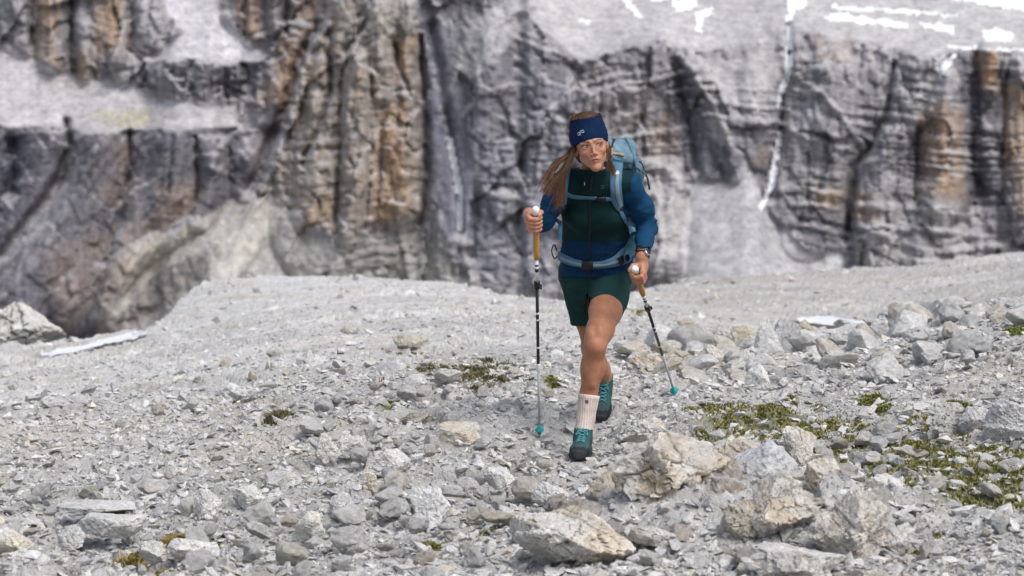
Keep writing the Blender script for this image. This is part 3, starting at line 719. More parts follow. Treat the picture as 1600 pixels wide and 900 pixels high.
def build_scree():
    # near rubble: small chips, then stones, denser where the ground is craggy
    def thin(X, Y, size, keep=.72):
        soil = np.zeros(len(X)); u, v = proj(X, Y, z_base(X, Y))
        for (ax, ay, rx, ry, f) in SOIL: soil = np.maximum(soil, f*np.exp(-((u-ax)/rx)**2-((v-ay)/ry)**2))
        bare = sstep(13.5, 17, Y)*sstep(1080, 960, u)*.62+sstep(19, 24, Y)*sstep(960, 1080, u)*.6
        bare = np.maximum(bare, .30*sstep(.02, .10, outcrop(X, Y)))
        k = (RNG.random(len(X)) > bare) & (RNG.random(len(X)) > soil*keep) & keep_clear(X, Y, .0)
        return X[k], Y[k], size[k]
    def near(n, y0, y1, smin, smax, pw=2.2):
        X, Y = sample_px(n, 0, 0, power=(y0, y1))
        s = smin*(smax/smin)**(RNG.random(len(X))**pw)
        return thin(X, Y, s)
    a = near(40000, 7.2, 13.5, .016, .062); b = near(4200, 7.2, 14, .055, .12)
    X, Y, s = [np.concatenate(q) for q in zip(a, b)]
    scatter('scree', X, Y, s, .46, .36, .26, npts=(7, 11), lab='loose pale limestone chips and stones covering the near ground')
    a = near(34000, 13, 28, .022, .075); b = near(2600, 13, 28, .07, .20, 3)
    X, Y, s = [np.concatenate(q) for q in zip(a, b)]
    s = np.where(Y > 17, np.minimum(s, .09), s)*(.75+Y/60)
    scatter('scree', X, Y, s, .42, .3, .3, npts=(6, 9), lab='loose pale stones covering the middle ground behind the hiker')
    def outer(n, y0, y1, smin, smax):
        px = np.concatenate([RNG.uniform(-620, -180, n//2), RNG.uniform(1780, 2250, n//2)]); Y = y0*(y1/y0)**RNG.random(len(px))
        X = (px-800)/FPX*Y; ok = Y < y_edge(px)-.4; X, Y = X[ok], Y[ok]; return X, Y, smin*(smax/smin)**(RNG.random(len(X))**2.2)
    X, Y, s = [np.concatenate(q) for q in zip(outer(12000, 7.2, 14, .03, .11), outer(7000, 14, 40, .05, .2))]
    scatter('scree', X, Y, s, .55, .5, .22, npts=(6, 8), lab='loose pale stones on the plateau beyond both sides of the frame')
    X, Y, s = near(6000, 27, 55, .05, .28, 3)
    scatter('scree', X, Y, s, .45, .3, .3, npts=(6, 8), lab='far loose stones on the distant part of the plateau')

def ico(sub):
    bm = bmesh.new(); bmesh.ops.create_icosphere(bm, subdivisions=sub, radius=1.0); bm.verts.index_update()
    V = np.array([v.co[:] for v in bm.verts]); F = np.array([[v.index for v in f.verts] for f in bm.faces], np.int32); bm.free()
    return V, F
_ICO = {k: ico(k) for k in (3, 4, 5, 6)}
def rock_geo(seed, sub=4, planes=16, rough=.05, dims=(1, 1, 1), crack=.0, soften=.0):
    """a crisp faceted block: a sphere cut by random planes, then weathered"""
    r = np.random.default_rng(seed)
    D, F = _ICO[sub]
    N = r.normal(size=(planes, 3)); N /= np.linalg.norm(N, axis=1)[:, None]
    dd = r.uniform(.62, 1.0, planes)
    q = D@N.T
    rad = np.min(np.where(q > .08, dd/np.maximum(q, .08), 9), axis=1); rad = np.minimum(rad, 1.25)
    V = D*rad[:, None]
    o = r.uniform(0, 50, 3)
    dd_ = np.array(dims, float); dd_ = dd_/dd_.max()*1.25; Q = V*dd_
    n1 = fbm3(Q[:, 0]*1.8+o[0], Q[:, 1]*1.8+o[1], Q[:, 2]*1.8+o[2], 3, seed)
    n2 = fbm3(Q[:, 0]*6+o[0], Q[:, 1]*6+o[1], Q[:, 2]*6.5+o[2], 4, seed+5, .62)
    c1, c2, ch_, cx_, cy_ = worley(Q[:, 0]*1.9+Q[:, 1]*.9+.35*n2+o[1], Q[:, 2]*2.6-Q[:, 1]*.8+.35*n2+o[2], seed+9)
    n3 = (c2-c1)*.55
    k = 1+rough*2.0*n1+rough*1.7*n2-crack*.6*sstep(.05, 0, n3)+rough*2.2*((ch_-.5)+.9*cx_*(ch_*7.7 % 1-.5)+.9*cy_*(ch_*13.3 % 1-.5))
    bed = N[0]; q = V@bed*7+.6*n1
    k = k*(1+.05*(_h(np.floor(q).astype(np.int64), np.zeros(len(V), np.int64), 3, seed)-.5)*(rough/.05))
    V = V*k[:, None]
    ext = (V.max(0)-V.min(0))
    V = (V-(V.max(0)+V.min(0))/2)/ext*np.array(dims)
    return V, F, n1, n2, n3
def rock_color(V, n1, n2, n3, base, warm, seed, dark=.5):
    L = max(np.ptp(V[:, 0]), .05)
    c = np.ones((len(V), 3))*np.array(base)
    c *= (1+.25*n2+.15*n1)[:, None]
    wv = fbm3(V[:, 0]/L*3+seed, V[:, 1]/L*3, V[:, 2]/L*3, 4, seed+31)
    m = sstep(-.05, .30, wv)*min(1, warm*1.5)
    c = c*(1-m[:, None])+c*np.array([.90, .79, .65])*m[:, None]
    w2 = fbm3(V[:, 0]/L*7+seed, V[:, 1]/L*7, V[:, 2]/L*7, 4, seed+37); m = sstep(.12, .38, w2)*(.25+.5*warm)
    c = c*(1-m[:, None]*np.array([.38, .44, .50]))
    m = sstep(.10, .4, -w2)*.35; c = c*(1-m[:, None])+np.array([.60, .60, .60])*m[:, None]
    c *= (1-.6*dark*sstep(.035, 0, n3))[:, None]
    return c
BOULDERS = []
def boulder(px, pybot, wpx, hpx, label, seed, base=(.48, .475, .47), warm=.25, depth=None, sub=5, planes=16, rough=.05, crack=.12, yaw=0, roll=0, sink=.12, Y=None, name='boulder', cat='boulder', group=None, zb=None):
    g = ground_at(px, pybot) if Y is None else np.array([*P(px, pybot, Y)])
    Yg = g[1]; W = wpx/FPX*Yg; Hh = hpx/FPX*Yg; D = depth or .8*W
    dims = (W*1.02, D, Hh*(1+sink)*1.08)
    V, F, n1, n2, n3 = rock_geo(seed, sub, planes, rough, dims, crack)
    C = np.clip(rock_color(V, n1, n2, n3, tuple(q*1.38 for q in base), warm, seed), .03, .78)
    ca, sa = math.cos(roll), math.sin(roll)
    V = np.stack([V[:, 0]*ca-V[:, 2]*sa, V[:, 1], V[:, 0]*sa+V[:, 2]*ca], 1)
    ca, sa = math.cos(yaw), math.sin(yaw)
    V = np.stack([V[:, 0]*ca-V[:, 1]*sa, V[:, 0]*sa+V[:, 1]*ca, V[:, 2]], 1)
    V[:, 2] += dims[2]*(.5-sink)
    loc = (float(g[0]), float(Yg+D*.35), float(g[2])+.75*max(0, float(outcrop(np.array([g[0]]), np.array([Yg+D*.35]))[0])))
    me_o = mesh_np(name, V, F, M_ROCKL, None, C, smooth=False)
    me_o.location = loc
    tag(me_o, label, cat, group)
    BOULDERS.append((loc[0], loc[1], W*.5, D*.5))
    return me_o
USED = {}
LANDMARKS = []
def name_rock(o, X, Y, what, cat, grp):
    """says where a loose rock lies by the nearest rock one can point to"""
    near = sorted(LANDMARKS, key=lambda q: math.hypot(q[0]-X, q[1]-Y))[:5]
    for tone in ('', 'half buried ', 'tilted ', 'angular '):
        for best in near:
            dx, dy = X-best[0], Y-best[1]; dist = math.hypot(dx, dy)
            rel = ('left of' if dx < 0 else 'right of') if abs(dx) > abs(dy) else ('in front of' if dy < 0 else 'behind')
            how = 'close' if dist < .30 else 'a hand' if dist < .5 else 'a step' if dist < .9 else 'well' if rel != 'behind' else 'far'
            if how == 'a hand': how = 'just' if rel != 'close' else ''
            lab = f'{what} {how} {rel} the {best[2]}'
            if tone: continue
            if len(lab.split()) <= 16 and lab not in USED:
                USED[lab] = 1; tag(o, lab, cat, grp); return
    best = near[0]; lab = f'{what} near the {best[2]}'
    tag(o, lab, cat, grp)
def build_boulders():
    B = boulder; TAN = (.47, .45, .42)
    B(1050, 838, 205, 104, 'largest tan and grey cracked boulder of the foreground cluster at lower right', 11, TAN, .6, sub=6, planes=30, rough=.075, crack=.16, depth=.40, yaw=.2, sink=.10)
    B(1005, 745, 95, 50, 'weathered crest of rock above the largest tan boulder', 12, (.46, .44, .41), .5, rough=.1, crack=.2)
    B(1195, 800, 112, 74, 'smooth blue grey rounded boulder resting between the tan boulders', 13, (.44, .45, .47), .1, planes=12, rough=.03, crack=.05, sink=.05, depth=.25)
    B(1232, 868, 112, 92, 'tan blocky boulder below the blue grey rounded one', 14, TAN, .5, rough=.05, crack=.12, sub=6, depth=.26, sink=.1)
    B(1335, 880, 120, 112, 'light tan leaning boulder at the right end of the foreground cluster', 15, (.47, .45, .42), .45, rough=.06, crack=.12, roll=-.35, sub=6, depth=.28, sink=.1)
    B(1290, 815, 60, 60, 'narrow tan wedge between two blocky boulders of the cluster', 16, TAN, .7, roll=.3)
    B(1150, 735, 110, 46, 'long pale cracked rock on the crest right of the front boot', 17, (.50, .48, .45), .4, rough=.09, crack=.2)
    B(1090, 735, 60, 40, 'small pale rock at the left end of the long crest rock', 18, (.5, .49, .47), .3)
    B(1250, 728, 58, 58, 'upright pale rock standing right of the long crest rock', 19, (.50, .48, .45), .45, rough=.07)
    B(1010, 700, 74, 44, 'knobbly pale boulder just right of the front boot', 20, (.5, .49, .47), .3, rough=.1)
    B(940, 800, 42, 54, 'small upright tan stone at the left foot of the cluster', 21, (.47, .44, .38), .6)
    B(900, 890, 190, 84, 'broad flat pale outcrop at the bottom edge right of centre', 22, (.50, .485, .46), .45, rough=.06, crack=.12, sub=6, depth=.42)
    B(1245, 915, 170, 50, 'broad pale bedrock hump cut by the bottom edge at right', 23, (.5, .49, .48), .3, rough=.06, crack=.12, sub=6, Y=7.75)
    B(1120, 850, 50, 36, 'grey chip wedged under the largest tan boulder', 24, (.38, .38, .38), .2)
    B(705, 696, 90, 32, 'flat oval slab with an ochre side left of the left pole', 25, (.47, .46, .42), .5, planes=10, rough=.04, crack=.05, roll=.08)
    B(672, 822, 64, 56, 'brightest white angular boulder below the left pole', 26, (.64, .64, .64), .02, rough=.06, crack=.06)
    B(512, 722, 42, 40, 'rounded pale boulder at the left end of the rubble mound', 27, (.53, .52, .50), .25, planes=12)
    B(548, 715, 40, 34, 'leaning pale rock touching the rounded boulder of the mound', 28, (.50, .49, .48), .2, roll=.4)
    B(172, 850, 110, 46, 'long tilted slab with a dark underside at lower left', 29, (.52, .52, .51), .1, planes=9, rough=.03, crack=.04, roll=.22, sink=.05, depth=.2)
    B(150, 812, 120, 22, 'thin flat slab behind the long tilted slab at lower left', 30, (.50, .50, .50), .1, planes=10, rough=.03)
    B(16, 874, 70, 46, 'cream coloured flat block at the left edge', 31, (.60, .58, .53), .3, planes=10, rough=.04, crack=.05)
    B(108, 862, 46, 36, 'grey rounded cobble between the cream block and the tilted slab', 32, (.46, .46, .46), .15)
    B(300, 880, 82, 34, 'white humped slab beside the yellow moss at lower left', 33, (.62, .61, .59), .1, planes=10, rough=.04, crack=.05, roll=-.15)
    B(238, 880, 46, 32, 'small rounded stone on the left of the yellow moss', 34, (.5, .5, .49), .2)
    B(480, 850, 54, 44, 'pale split rock at lower left of centre', 35, (.55, .54, .52), .2)
    B(530, 812, 46, 36, 'pale wedge above the split rock', 36, (.54, .54, .54), .1, roll=.3)
    B(323, 812, 48, 44, 'grey white craggy rock above the yellow moss', 37, (.53, .53, .53), .1, rough=.1)
    B(578, 770, 24, 28, 'small cream upright stone left of the white boulder', 38, (.56, .53, .46), .4, sub=4)
    B(730, 650, 56, 28, 'rounded grey stone on top of the rubble mound', 39, (.44, .44, .44), .15, planes=12, rough=.03)
    B(700, 600, 46, 22, 'low grey rock at the back of the mound by the dry plants', 40, (.42, .42, .41), .2)
    B(806, 654, 26, 30, 'dark grey stone just left of the left pole', 41, (.27, .27, .28), .1, sub=4)
    B(845, 672, 60, 34, 'pale rock on the ground behind the left pole tip', 42, (.5, .5, .5), .1, Y=11.75)
    B(648, 612, 44, 24, 'pale boulder at the top left of the rubble mound', 43, (.50, .5, .5), .15)
    B(1198, 562, 42, 62, 'tall pale slab standing up in the boulder ridge at right', 44, (.50, .50, .50), .1, roll=.3, planes=10, depth=.10, Y=15.2)
    B(1232, 566, 66, 66, 'blocky grey boulder right of the upright slab on the ridge', 45, (.42, .42, .43), .1, Y=15.5, crack=.08)
    B(1158, 548, 46, 38, 'rounded boulder with tan top left of the upright slab', 46, (.46, .43, .37), .5, Y=15.6)
    B(1118, 556, 58, 44, 'wide pale boulder at the left end of the ridge', 47, (.46, .455, .44), .3, Y=15.3)
    B(1262, 552, 40, 46, 'tan wedge leaning between two grey ridge boulders', 48, (.42, .38, .31), .6, roll=.7, Y=15.7)
    B(1303, 566, 84, 56, 'broad pale boulder in the middle of the ridge', 49, (.49, .49, .49), .1, Y=15.3)
    B(1352, 540, 32, 30, 'small orange tan block on the ridge skyline', 50, (.46, .36, .26), .8, Y=15.9, sub=4)
    B(1378, 548, 44, 40, 'grey block right of the small orange tan block', 51, (.46, .46, .46), .1, Y=15.8)
    B(1072, 598, 150, 44, 'low brown layered ledge behind the right pole', 52, (.36, .325, .27), .6, rough=.12, crack=.3, sub=6, Y=13.6, depth=.35)
    B(1018, 604, 78, 46, 'rounded brownish grey boulder left of the right pole', 53, (.42, .39, .35), .45, rough=.1, crack=.25, Y=13.3)
    B(1183, 615, 40, 46, 'pale pointed rock standing in the rubble right of the pole', 54, (.57, .57, .57), .05, planes=9, roll=.1)
    B(1485, 686, 74, 52, 'split grey boulder right of the grass, left of three', 55, (.44, .44, .43), .2, crack=.3)
    B(1528, 684, 50, 46, 'tilted grey slab in the middle of the three right hand boulders', 56, (.48, .48, .48), .1, roll=-.6, depth=.12)
    B(1580, 694, 78, 66, 'pale faceted boulder at the right edge of the frame', 57, (.50, .50, .51), .08, planes=12)
    B(1565, 690, 30, 40, 'dark grey stone against the faceted boulder at the right edge', 58, (.33, .33, .35), .05, sub=4)
    B(1440, 560, 76, 34, 'rounded grey boulder on the right hand rubble rise', 59, (.44, .44, .44), .15, Y=14.2)
    B(1362, 560, 50, 28, 'tan speckled rock below the ridge skyline', 60, (.47, .43, .36), .5, Y=14.6)
    B(1490, 540, 56, 30, 'pale block near the top of the right hand rise', 61, (.50, .5, .5), .1, Y=14.6)
    B(1545, 520, 60, 30, 'craggy block close to the green tuft on the rise', 62, (.47, .47, .48), .1, Y=14.8)
    B(1480, 500, 90, 24, 'low grey crag on the skyline of the right hand rise', 63, (.40, .40, .40), .15, Y=16.2, rough=.1)
    B(1580, 492, 70, 26, 'skyline crag at the right edge of the rise', 64, (.43, .43, .43), .1, Y=15.9, rough=.1)
    B(650, 668, 50, 22, 'low grey ledge stone in the middle of the mound', 65, (.38, .36, .33), .3, rough=.1)
    B(545, 524, 30, 14, 'small dark boulder far back on the plateau left of centre', 66, (.36, .35, .33), .3, sub=4)
    B(640, 545, 56, 20, 'brownish low boulder group on the plateau behind the mound', 67, (.37, .35, .30), .4)
    B(1075, 515, 36, 16, 'brownish boulder on the far flat right of the hiker', 68, (.36, .33, .28), .4, sub=4)
    B(370, 625, 34, 16, 'white stone with a green tuft at middle left', 69, (.55, .55, .55), .05, sub=4)
    B(14, 556, 170, 78, 'rounded tan grey outcrop beyond the plateau edge at far left', 70, (.44, .43, .41), .3, rough=.07, crack=.25, sub=6, Y=33, depth=1.2, cat='rock outcrop')
    B(-70, 560, 160, 60, 'lower shoulder of the far left outcrop', 71, (.42, .40, .36), .4, rough=.09, crack=.2, Y=32.5, depth=1.2, cat='rock outcrop')
    B(975, 775, 70, 58, 'pale cracked rock on the left flank of the largest tan boulder', 80, (.47, .45, .42), .5, crack=.2)
    B(1128, 806, 62, 60, 'brown shaded block between the largest tan boulder and the blue grey one', 81, (.34, .31, .27), .6, crack=.2)
    B(1165, 868, 76, 56, 'low tan rock under the blue grey boulder', 82, (.40, .37, .32), .6, crack=.25)
    B(1268, 782, 60, 40, 'light grey rock above the tan blocky boulder', 83, (.50, .49, .48), .2)
    B(1400, 868, 64, 44, 'pale grey rock right of the leaning tan boulder', 84, (.48, .48, .47), .2)
    B(1195, 742, 56, 34, 'cream cracked rock between crest rock and upright pale rock', 85, (.50, .47, .42), .5)
    B(1060, 762, 80, 36, 'weathered grey rock behind the largest tan boulder', 86, (.45, .44, .43), .3, crack=.2)
    B(1385, 800, 70, 32, 'flat pale rock above the leaning tan boulder', 87, (.53, .52, .51), .1)
    B(1020, 872, 90, 34, 'broken grey slab in front of the largest tan boulder', 88, (.46, .45, .44), .2, planes=10)
    B(1040, 722, 70, 36, 'pale rock between the knobbly boulder and the long crest rock', 89, (.5, .49, .47), .3)
    B(820, 850, 56, 40, 'pale angular rock left of the broad flat outcrop', 90, (.50, .49, .47), .3)
    B(860, 790, 60, 34, 'flat grey white rock below the front boot', 91, (.54, .54, .54), .1, planes=10)
    B(780, 765, 50, 30, 'small pale slab between the white boulder and the front boot', 92, (.55, .55, .55), .05, planes=9)
    B(610, 740, 62, 34, 'pale block below the rubble mound', 93, (.53, .52, .52), .1)
    B(440, 770, 66, 30, 'low grey slab in the lower left rubble', 94, (.47, .47, .47), .1, planes=10)
    B(390, 800, 50, 36, 'pale craggy stone right of the craggy white rock', 95, (.53, .53, .52), .1)
    B(1110, 570, 44, 30, 'grey stone on top of the brown layered ledge', 96, (.44, .43, .41), .2, Y=13.9)
    B(1395, 520, 90, 30, 'long grey crag on the skyline left of the rise', 97, (.42, .42, .42), .15, Y=15.9, rough=.1)
    B(1270, 590, 60, 34, 'pale angular boulder below the broad ridge boulder', 98, (.50, .50, .50), .1, Y=13.9)
    B(1380, 600, 70, 36, 'wide pale boulder in the rubble of the rise', 99, (.49, .49, .49), .1, Y=13.4)
    B(1520, 590, 70, 44, 'large pale boulder low on the rise at right', 100, (.49, .49, .50), .1, Y=13.2)
    # loose rocks big enough to lift: one object each, sharing a few shapes
    shapes = []
    for i in range(22):
        d = (1, random.uniform(.6, .95), random.uniform(.35, .75))
        V, F, n1, n2, n3 = rock_geo(300+i, 3 if i % 3 else 4, random.randint(9, 16), .045, d, .05)
        bs = random.choice([(.54, .54, .54), (.50, .495, .49), (.46, .46, .465), (.57, .56, .55), (.49, .47, .43)])
        C = rock_color(V, n1, n2, n3, tuple(q*1.38 for q in bs), .3 if bs[2] < .44 else .12, 300+i)
        me = mesh_np('rock', V, F, M_ROCKL, None, C, smooth=False); shapes.append((me.data, bs, d)); bpy.data.objects.remove(me)
    LANDMARKS[:] = [(*ground_at(a, b)[:2], n) for a, b, n in [(1050, 838, 'largest tan boulder'), (1195, 800, 'blue grey boulder'), (1335, 880, 'leaning tan boulder'), (900, 890, 'flat outcrop at the bottom edge'), (705, 696, 'oval ochre sided slab'),
        (672, 822, 'brightest white boulder'), (512, 722, 'rounded mound boulder'), (172, 850, 'long tilted slab'), (16, 874, 'cream block'), (300, 880, 'white humped slab'), (480, 850, 'pale split rock'), (323, 812, 'craggy white rock'),
        (730, 650, 'grey stone on the mound'), (648, 612, 'pale boulder topping the mound'), (1250, 728, 'upright pale rock'), (1485, 686, 'split grey boulder'), (1580, 694, 'faceted boulder at the right edge'), (1198, 562, 'standing slab'), (1303, 566, 'broad ridge boulder'),
        (1072, 598, 'brown ledge'), (1183, 615, 'pale pointed rock'), (1440, 560, 'rounded boulder on the rise'), (1545, 520, 'craggy block on the rise'), (1480, 500, 'skyline crag'), (843, 682, 'left pole tip'), (370, 625, 'white stone with green tuft'), (100, 640, 'left edge of the flat ground'), (1500, 800, 'lower right moss')]]
    zones = [  # px range, Y range, count, size range in px, label words, group
        ((-20, 430), (8.0, 10.6), 38, (22, 56), 'in the lower left foreground rubble', 'loose rocks in the lower left foreground'),
        ((430, 850), (8.0, 10.4), 50, (22, 60), 'in the rubble below the left pole', 'loose rocks below the left pole'),
        ((470, 860), (10.6, 12.8), 40, (20, 46), 'on the rubble mound left of the hiker', 'loose rocks on the mound left of the hiker'),
        ((960, 1420), (8.0, 10.4), 52, (22, 50), 'around the foreground boulder cluster', 'loose rocks around the boulder cluster'),
        ((1350, 1620), (7.9, 10.6), 26, (20, 44), 'in the lower right corner rubble', 'loose rocks in the lower right corner'),
        ((970, 1620), (12.4, 16.2), 74, (26, 84), 'on the rubble rise behind the grass at right', 'loose rocks on the right hand rise'),
        ((-20, 480), (11.5, 17), 20, (16, 28), 'scattered on the flatter ground at middle left', 'loose rocks at middle left')]
    words = {(.54, .54, .54): 'pale grey', (.50, .495, .49): 'grey', (.46, .46, .465): 'darker grey', (.57, .56, .55): 'whitish', (.49, .47, .43): 'tan'}
    r = random.Random(5)
    big = []
    for i in range(14):
        d = (1, random.uniform(.6, 1), random.uniform(.5, .9))
        V, F, n1, n2, n3 = rock_geo(700+i, 4, random.randint(12, 22), .06, d, .10)
        bs = random.choice([(.46, .45, .44), (.43, .415, .39), (.50, .49, .48), (.40, .385, .36)])
        C = rock_color(V, n1, n2, n3, tuple(q*1.32 for q in bs), .45, 700+i)
        me = mesh_np('rock', V, F, M_ROCKL, None, C, smooth=False); big.append((me.data, bs, d)); bpy.data.objects.remove(me)
    bw = {(.46, .45, .44): 'grey', (.43, .415, .39): 'brownish grey', (.50, .49, .48): 'pale', (.40, .385, .36): 'tan brown'}
    for k in range(62):
        for _ in range(40):
            X, Y = .78+r.gauss(0, .38), 8.75+r.gauss(0, .34)
            s = (24+52*r.random()**1.6)/FPX*Y
            if not any(math.hypot(X-b[0], Y-b[1]) < (b[2]+s*.5)*.52 for b in BOULDERS): break
        me, bs, d = r.choice(big)
        o = bpy.data.objects.new('outcrop_rock', me); COL.objects.link(o); o.scale = (s, s, s*r.uniform(.8, 1.3))
        o.rotation_euler = (r.gauss(0, .35), r.gauss(0, .35), r.uniform(0, 6.28))
        o.location = (X, Y, float(z_base(X, Y))+float(outcrop(np.array([X]), np.array([Y]))[0])*.9+s*d[2]*.16)
        name_rock(o, X, Y, ('big' if s > .13 else 'small')+' jutting '+bw[bs]+' crag rock', 'crag rock', 'rocks of the jagged outcrop at lower right')
        BOULDERS.append((X, Y, s*.5, s*.5))
    for (x0, x1), (y0, y1), n, (s0, s1), wl, grp in zones:
        k = 0; tries = 0
        while k < n and tries < n*30:
            tries += 1
            px = r.uniform(x0, x1); Y = r.uniform(y0, y1); X = (px-800)/FPX*Y
            s = (s0+(s1-s0)*r.random()**1.7)/FPX*Y
            if any(abs(X-b[0]) < b[2]*.8+s*.35 and abs(Y-b[1]) < b[3]+s*.35 for b in BOULDERS): continue
            if any(math.hypot(X-p[0], Y-p[1]) < q+.5*s+.04 for p, q in _foot): continue
            me, bs, d = r.choice(shapes)
            o = bpy.data.objects.new('rock', me); COL.objects.link(o)
            o.scale = (s, s, s); rot = (r.gauss(0, .3), r.gauss(0, .3), r.uniform(0, 6.28)); o.rotation_euler = rot
            zz = float(z_base(X, Y))+.01
            o.location = (X, Y, zz+s*d[2]*.28)
            shp = 'flat' if d[2] < .5 else 'blocky'
            bigw = 'larger' if s*FPX/Y > (s0+s1)/2 else 'small'
            name_rock(o, X, Y, f'{bigw} {shp} {words[bs]} rock', 'rock', grp)
            BOULDERS.append((X, Y, s*.5, s*.5)); k += 1
build_boulders()
build_scree()

# ============================================================ ALPINE GRASS AND MOSS
def grass_mat(name, c1, c2, c3):
    m = MT(name, .8, spec=.15)
    m.base(m.mul(m.attr(), (1, 1, 1)))
    return m.m
M_GRASS = grass_mat('alpine_grass', 0, 0, 0)
def tufts(name, centres, label, kind=None, cat=None, hmax=.018, pal=0, group=None):
    """centres: X, Y, radius, blade count; blades are little curved three-vertex leaves, cushions are clumps of them"""
    X, Y, Rr, N = map(np.array, zip(*centres))
    n = int(N.sum()); ii = np.repeat(np.arange(len(N)), N)
    a = RNG.uniform(0, 2*np.pi, n); q = np.abs(RNG.normal(0, .5, n))
    bx = X[ii]+np.cos(a)*q*Rr[ii]; by = Y[ii]+np.sin(a)*q*Rr[ii]*1.1
    zg = z_ground(bx, by)+.004
    hgt = hmax*RNG.uniform(.35, 1, n)*(1.1-.5*np.clip(q, 0, 1)); wd = RNG.uniform(.003, .006, n)
    th = RNG.uniform(0, np.pi, n); ln = RNG.normal(0, .6, (n, 2))*hgt[:, None]
    dx, dy = np.cos(th)*wd, np.sin(th)*wd
    p0 = np.stack([bx-dx, by-dy, zg-.004], 1); p1 = np.stack([bx+dx, by+dy, zg-.004], 1)
    m0 = np.stack([bx+ln[:, 0]*.4-dx*.8, by+ln[:, 1]*.4-dy*.8, zg+hgt*.6], 1); m1 = m0+np.stack([dx*1.6, dy*1.6, dx*0], 1)
    t = np.stack([bx+ln[:, 0], by+ln[:, 1], zg+hgt], 1)
    V = np.stack([p0, p1, m1, m0, t], 1).reshape(-1, 3); o5 = np.arange(n)[:, None]*5
    F = np.concatenate([o5+np.array([[0, 1, 2]]), o5+np.array([[0, 2, 3]]), o5+np.array([[3, 2, 4]])])
    pals = [[(.14, .15, .04), (.21, .21, .06), (.31, .27, .10), (.10, .12, .035), (.31, .27, .15)], [(.28, .22, .07), (.34, .25, .08), (.20, .17, .05)], [(.10, .13, .03), (.17, .20, .05), (.26, .25, .08)], [(.15, .13, .07), (.22, .18, .11), (.11, .11, .05)]][pal]
    cl = np.array(pals)[RNG.integers(0, len(pals), n)]*RNG.uniform(.75, 1.25, n)[:, None]
    o = mesh_np(name, V, F, M_GRASS, None, np.repeat(cl, 5, 0), smooth=True)
    tag(o, label, cat, group, kind); return o
def build_grass():
    def spots(n, cx, cy, rx, ry, r0, r1, nb):
        out = []
        while len(out) < n:
            px = RNG.normal(cx, rx*.5); py = RNG.normal(cy, ry*.5)
            g = ground_at(px, py)
            if not keep_clear(np.array([g[0]]), np.array([g[1]]), .1)[0]: continue
            out.append((g[0], g[1], RNG.uniform(r0, r1), int(RNG.uniform(*nb))))
        return out
    s = spots(52, 1185, 662, 160, 38, .02, .11, (60, 380))+spots(12, 1270, 668, 60, 16, .02, .07, (60, 200))
    tufts('grass', s, 'olive green moss and short grass between stones right of the rear boot', 'stuff')
    s = spots(230, 1455, 722, 230, 84, .015, .08, (30, 130))+spots(30, 1540, 765, 120, 40, .02, .09, (40, 170))+spots(16, 1330, 690, 110, 30, .02, .06, (40, 140))
    tufts('grass', s, 'sparse yellow green moss spread through rubble at lower right', 'stuff')
    for i, (px, py, rx, r, n, pal, lab) in enumerate([
        (292, 843, 34, .06, 16, 1, 'ochre yellow moss cushion behind the white humped slab'), (203, 868, 8, .05, 4, 1, 'narrow ochre moss strip left of the white humped slab'),
        (260, 880, 10, .04, 3, 1, 'dab of yellow moss under the small rounded stone'),
        (610, 640, 12, .05, 5, 2, 'bright yellow green tuft on the mound left of the hiker'), (370, 623, 12, .03, 5, 2, 'green tuft under the white stone at middle left'),
        (437, 664, 10, .05, 3, 3, 'dry brownish plant at the left end of the mound'), (675, 862, 10, .04, 4, 0, 'small olive tuft at the bottom, below the white boulder'),
        (765, 832, 8, .03, 3, 0, 'tiny green tuft between chips at bottom centre'), (1366, 634, 22, .05, 8, 2, 'bright green tuft in the rubble left of the right hand boulders'),
        (1480, 632, 22, .05, 8, 2, 'yellow green tuft behind the split grey boulder'), (1590, 517, 14, .07, 7, 2, 'vivid green tuft high on the rise at the right edge'),
        (1462, 657, 8, .05, 4, 1, 'yellow lichen tuft left of the split grey boulder'), (865, 597, 10, .04, 4, 0, 'little green tuft behind the left pole shaft'),
        (637, 552, 10, .07, 3, 2, 'faint green tuft on the plateau behind the mound'), (985, 490, 30, .12, 8, 0, 'blurred green patch on the far ground behind the right hand')]):
        s = [(*ground_at(px+RNG.normal(0, rx*.5), py+RNG.normal(0, 3))[:2], r, int(RNG.uniform(200, 420))) for k in range(n)]
        tufts('moss_clump' if pal in (1,) else 'grass_tuft' if pal != 3 else 'dry_plant', s, lab, None, 'moss' if pal == 1 else 'plant' if pal == 3 else 'grass tuft', hmax=(.034 if pal == 1 else .022) if pal != 3 else .06, pal=pal)
    s = spots(34, 745, 585, 90, 22, .04, .12, (40, 130))
    tufts('heather', s, 'dry dark olive plants on the ground behind the left pole', 'stuff', pal=3, hmax=.03)
build_grass()
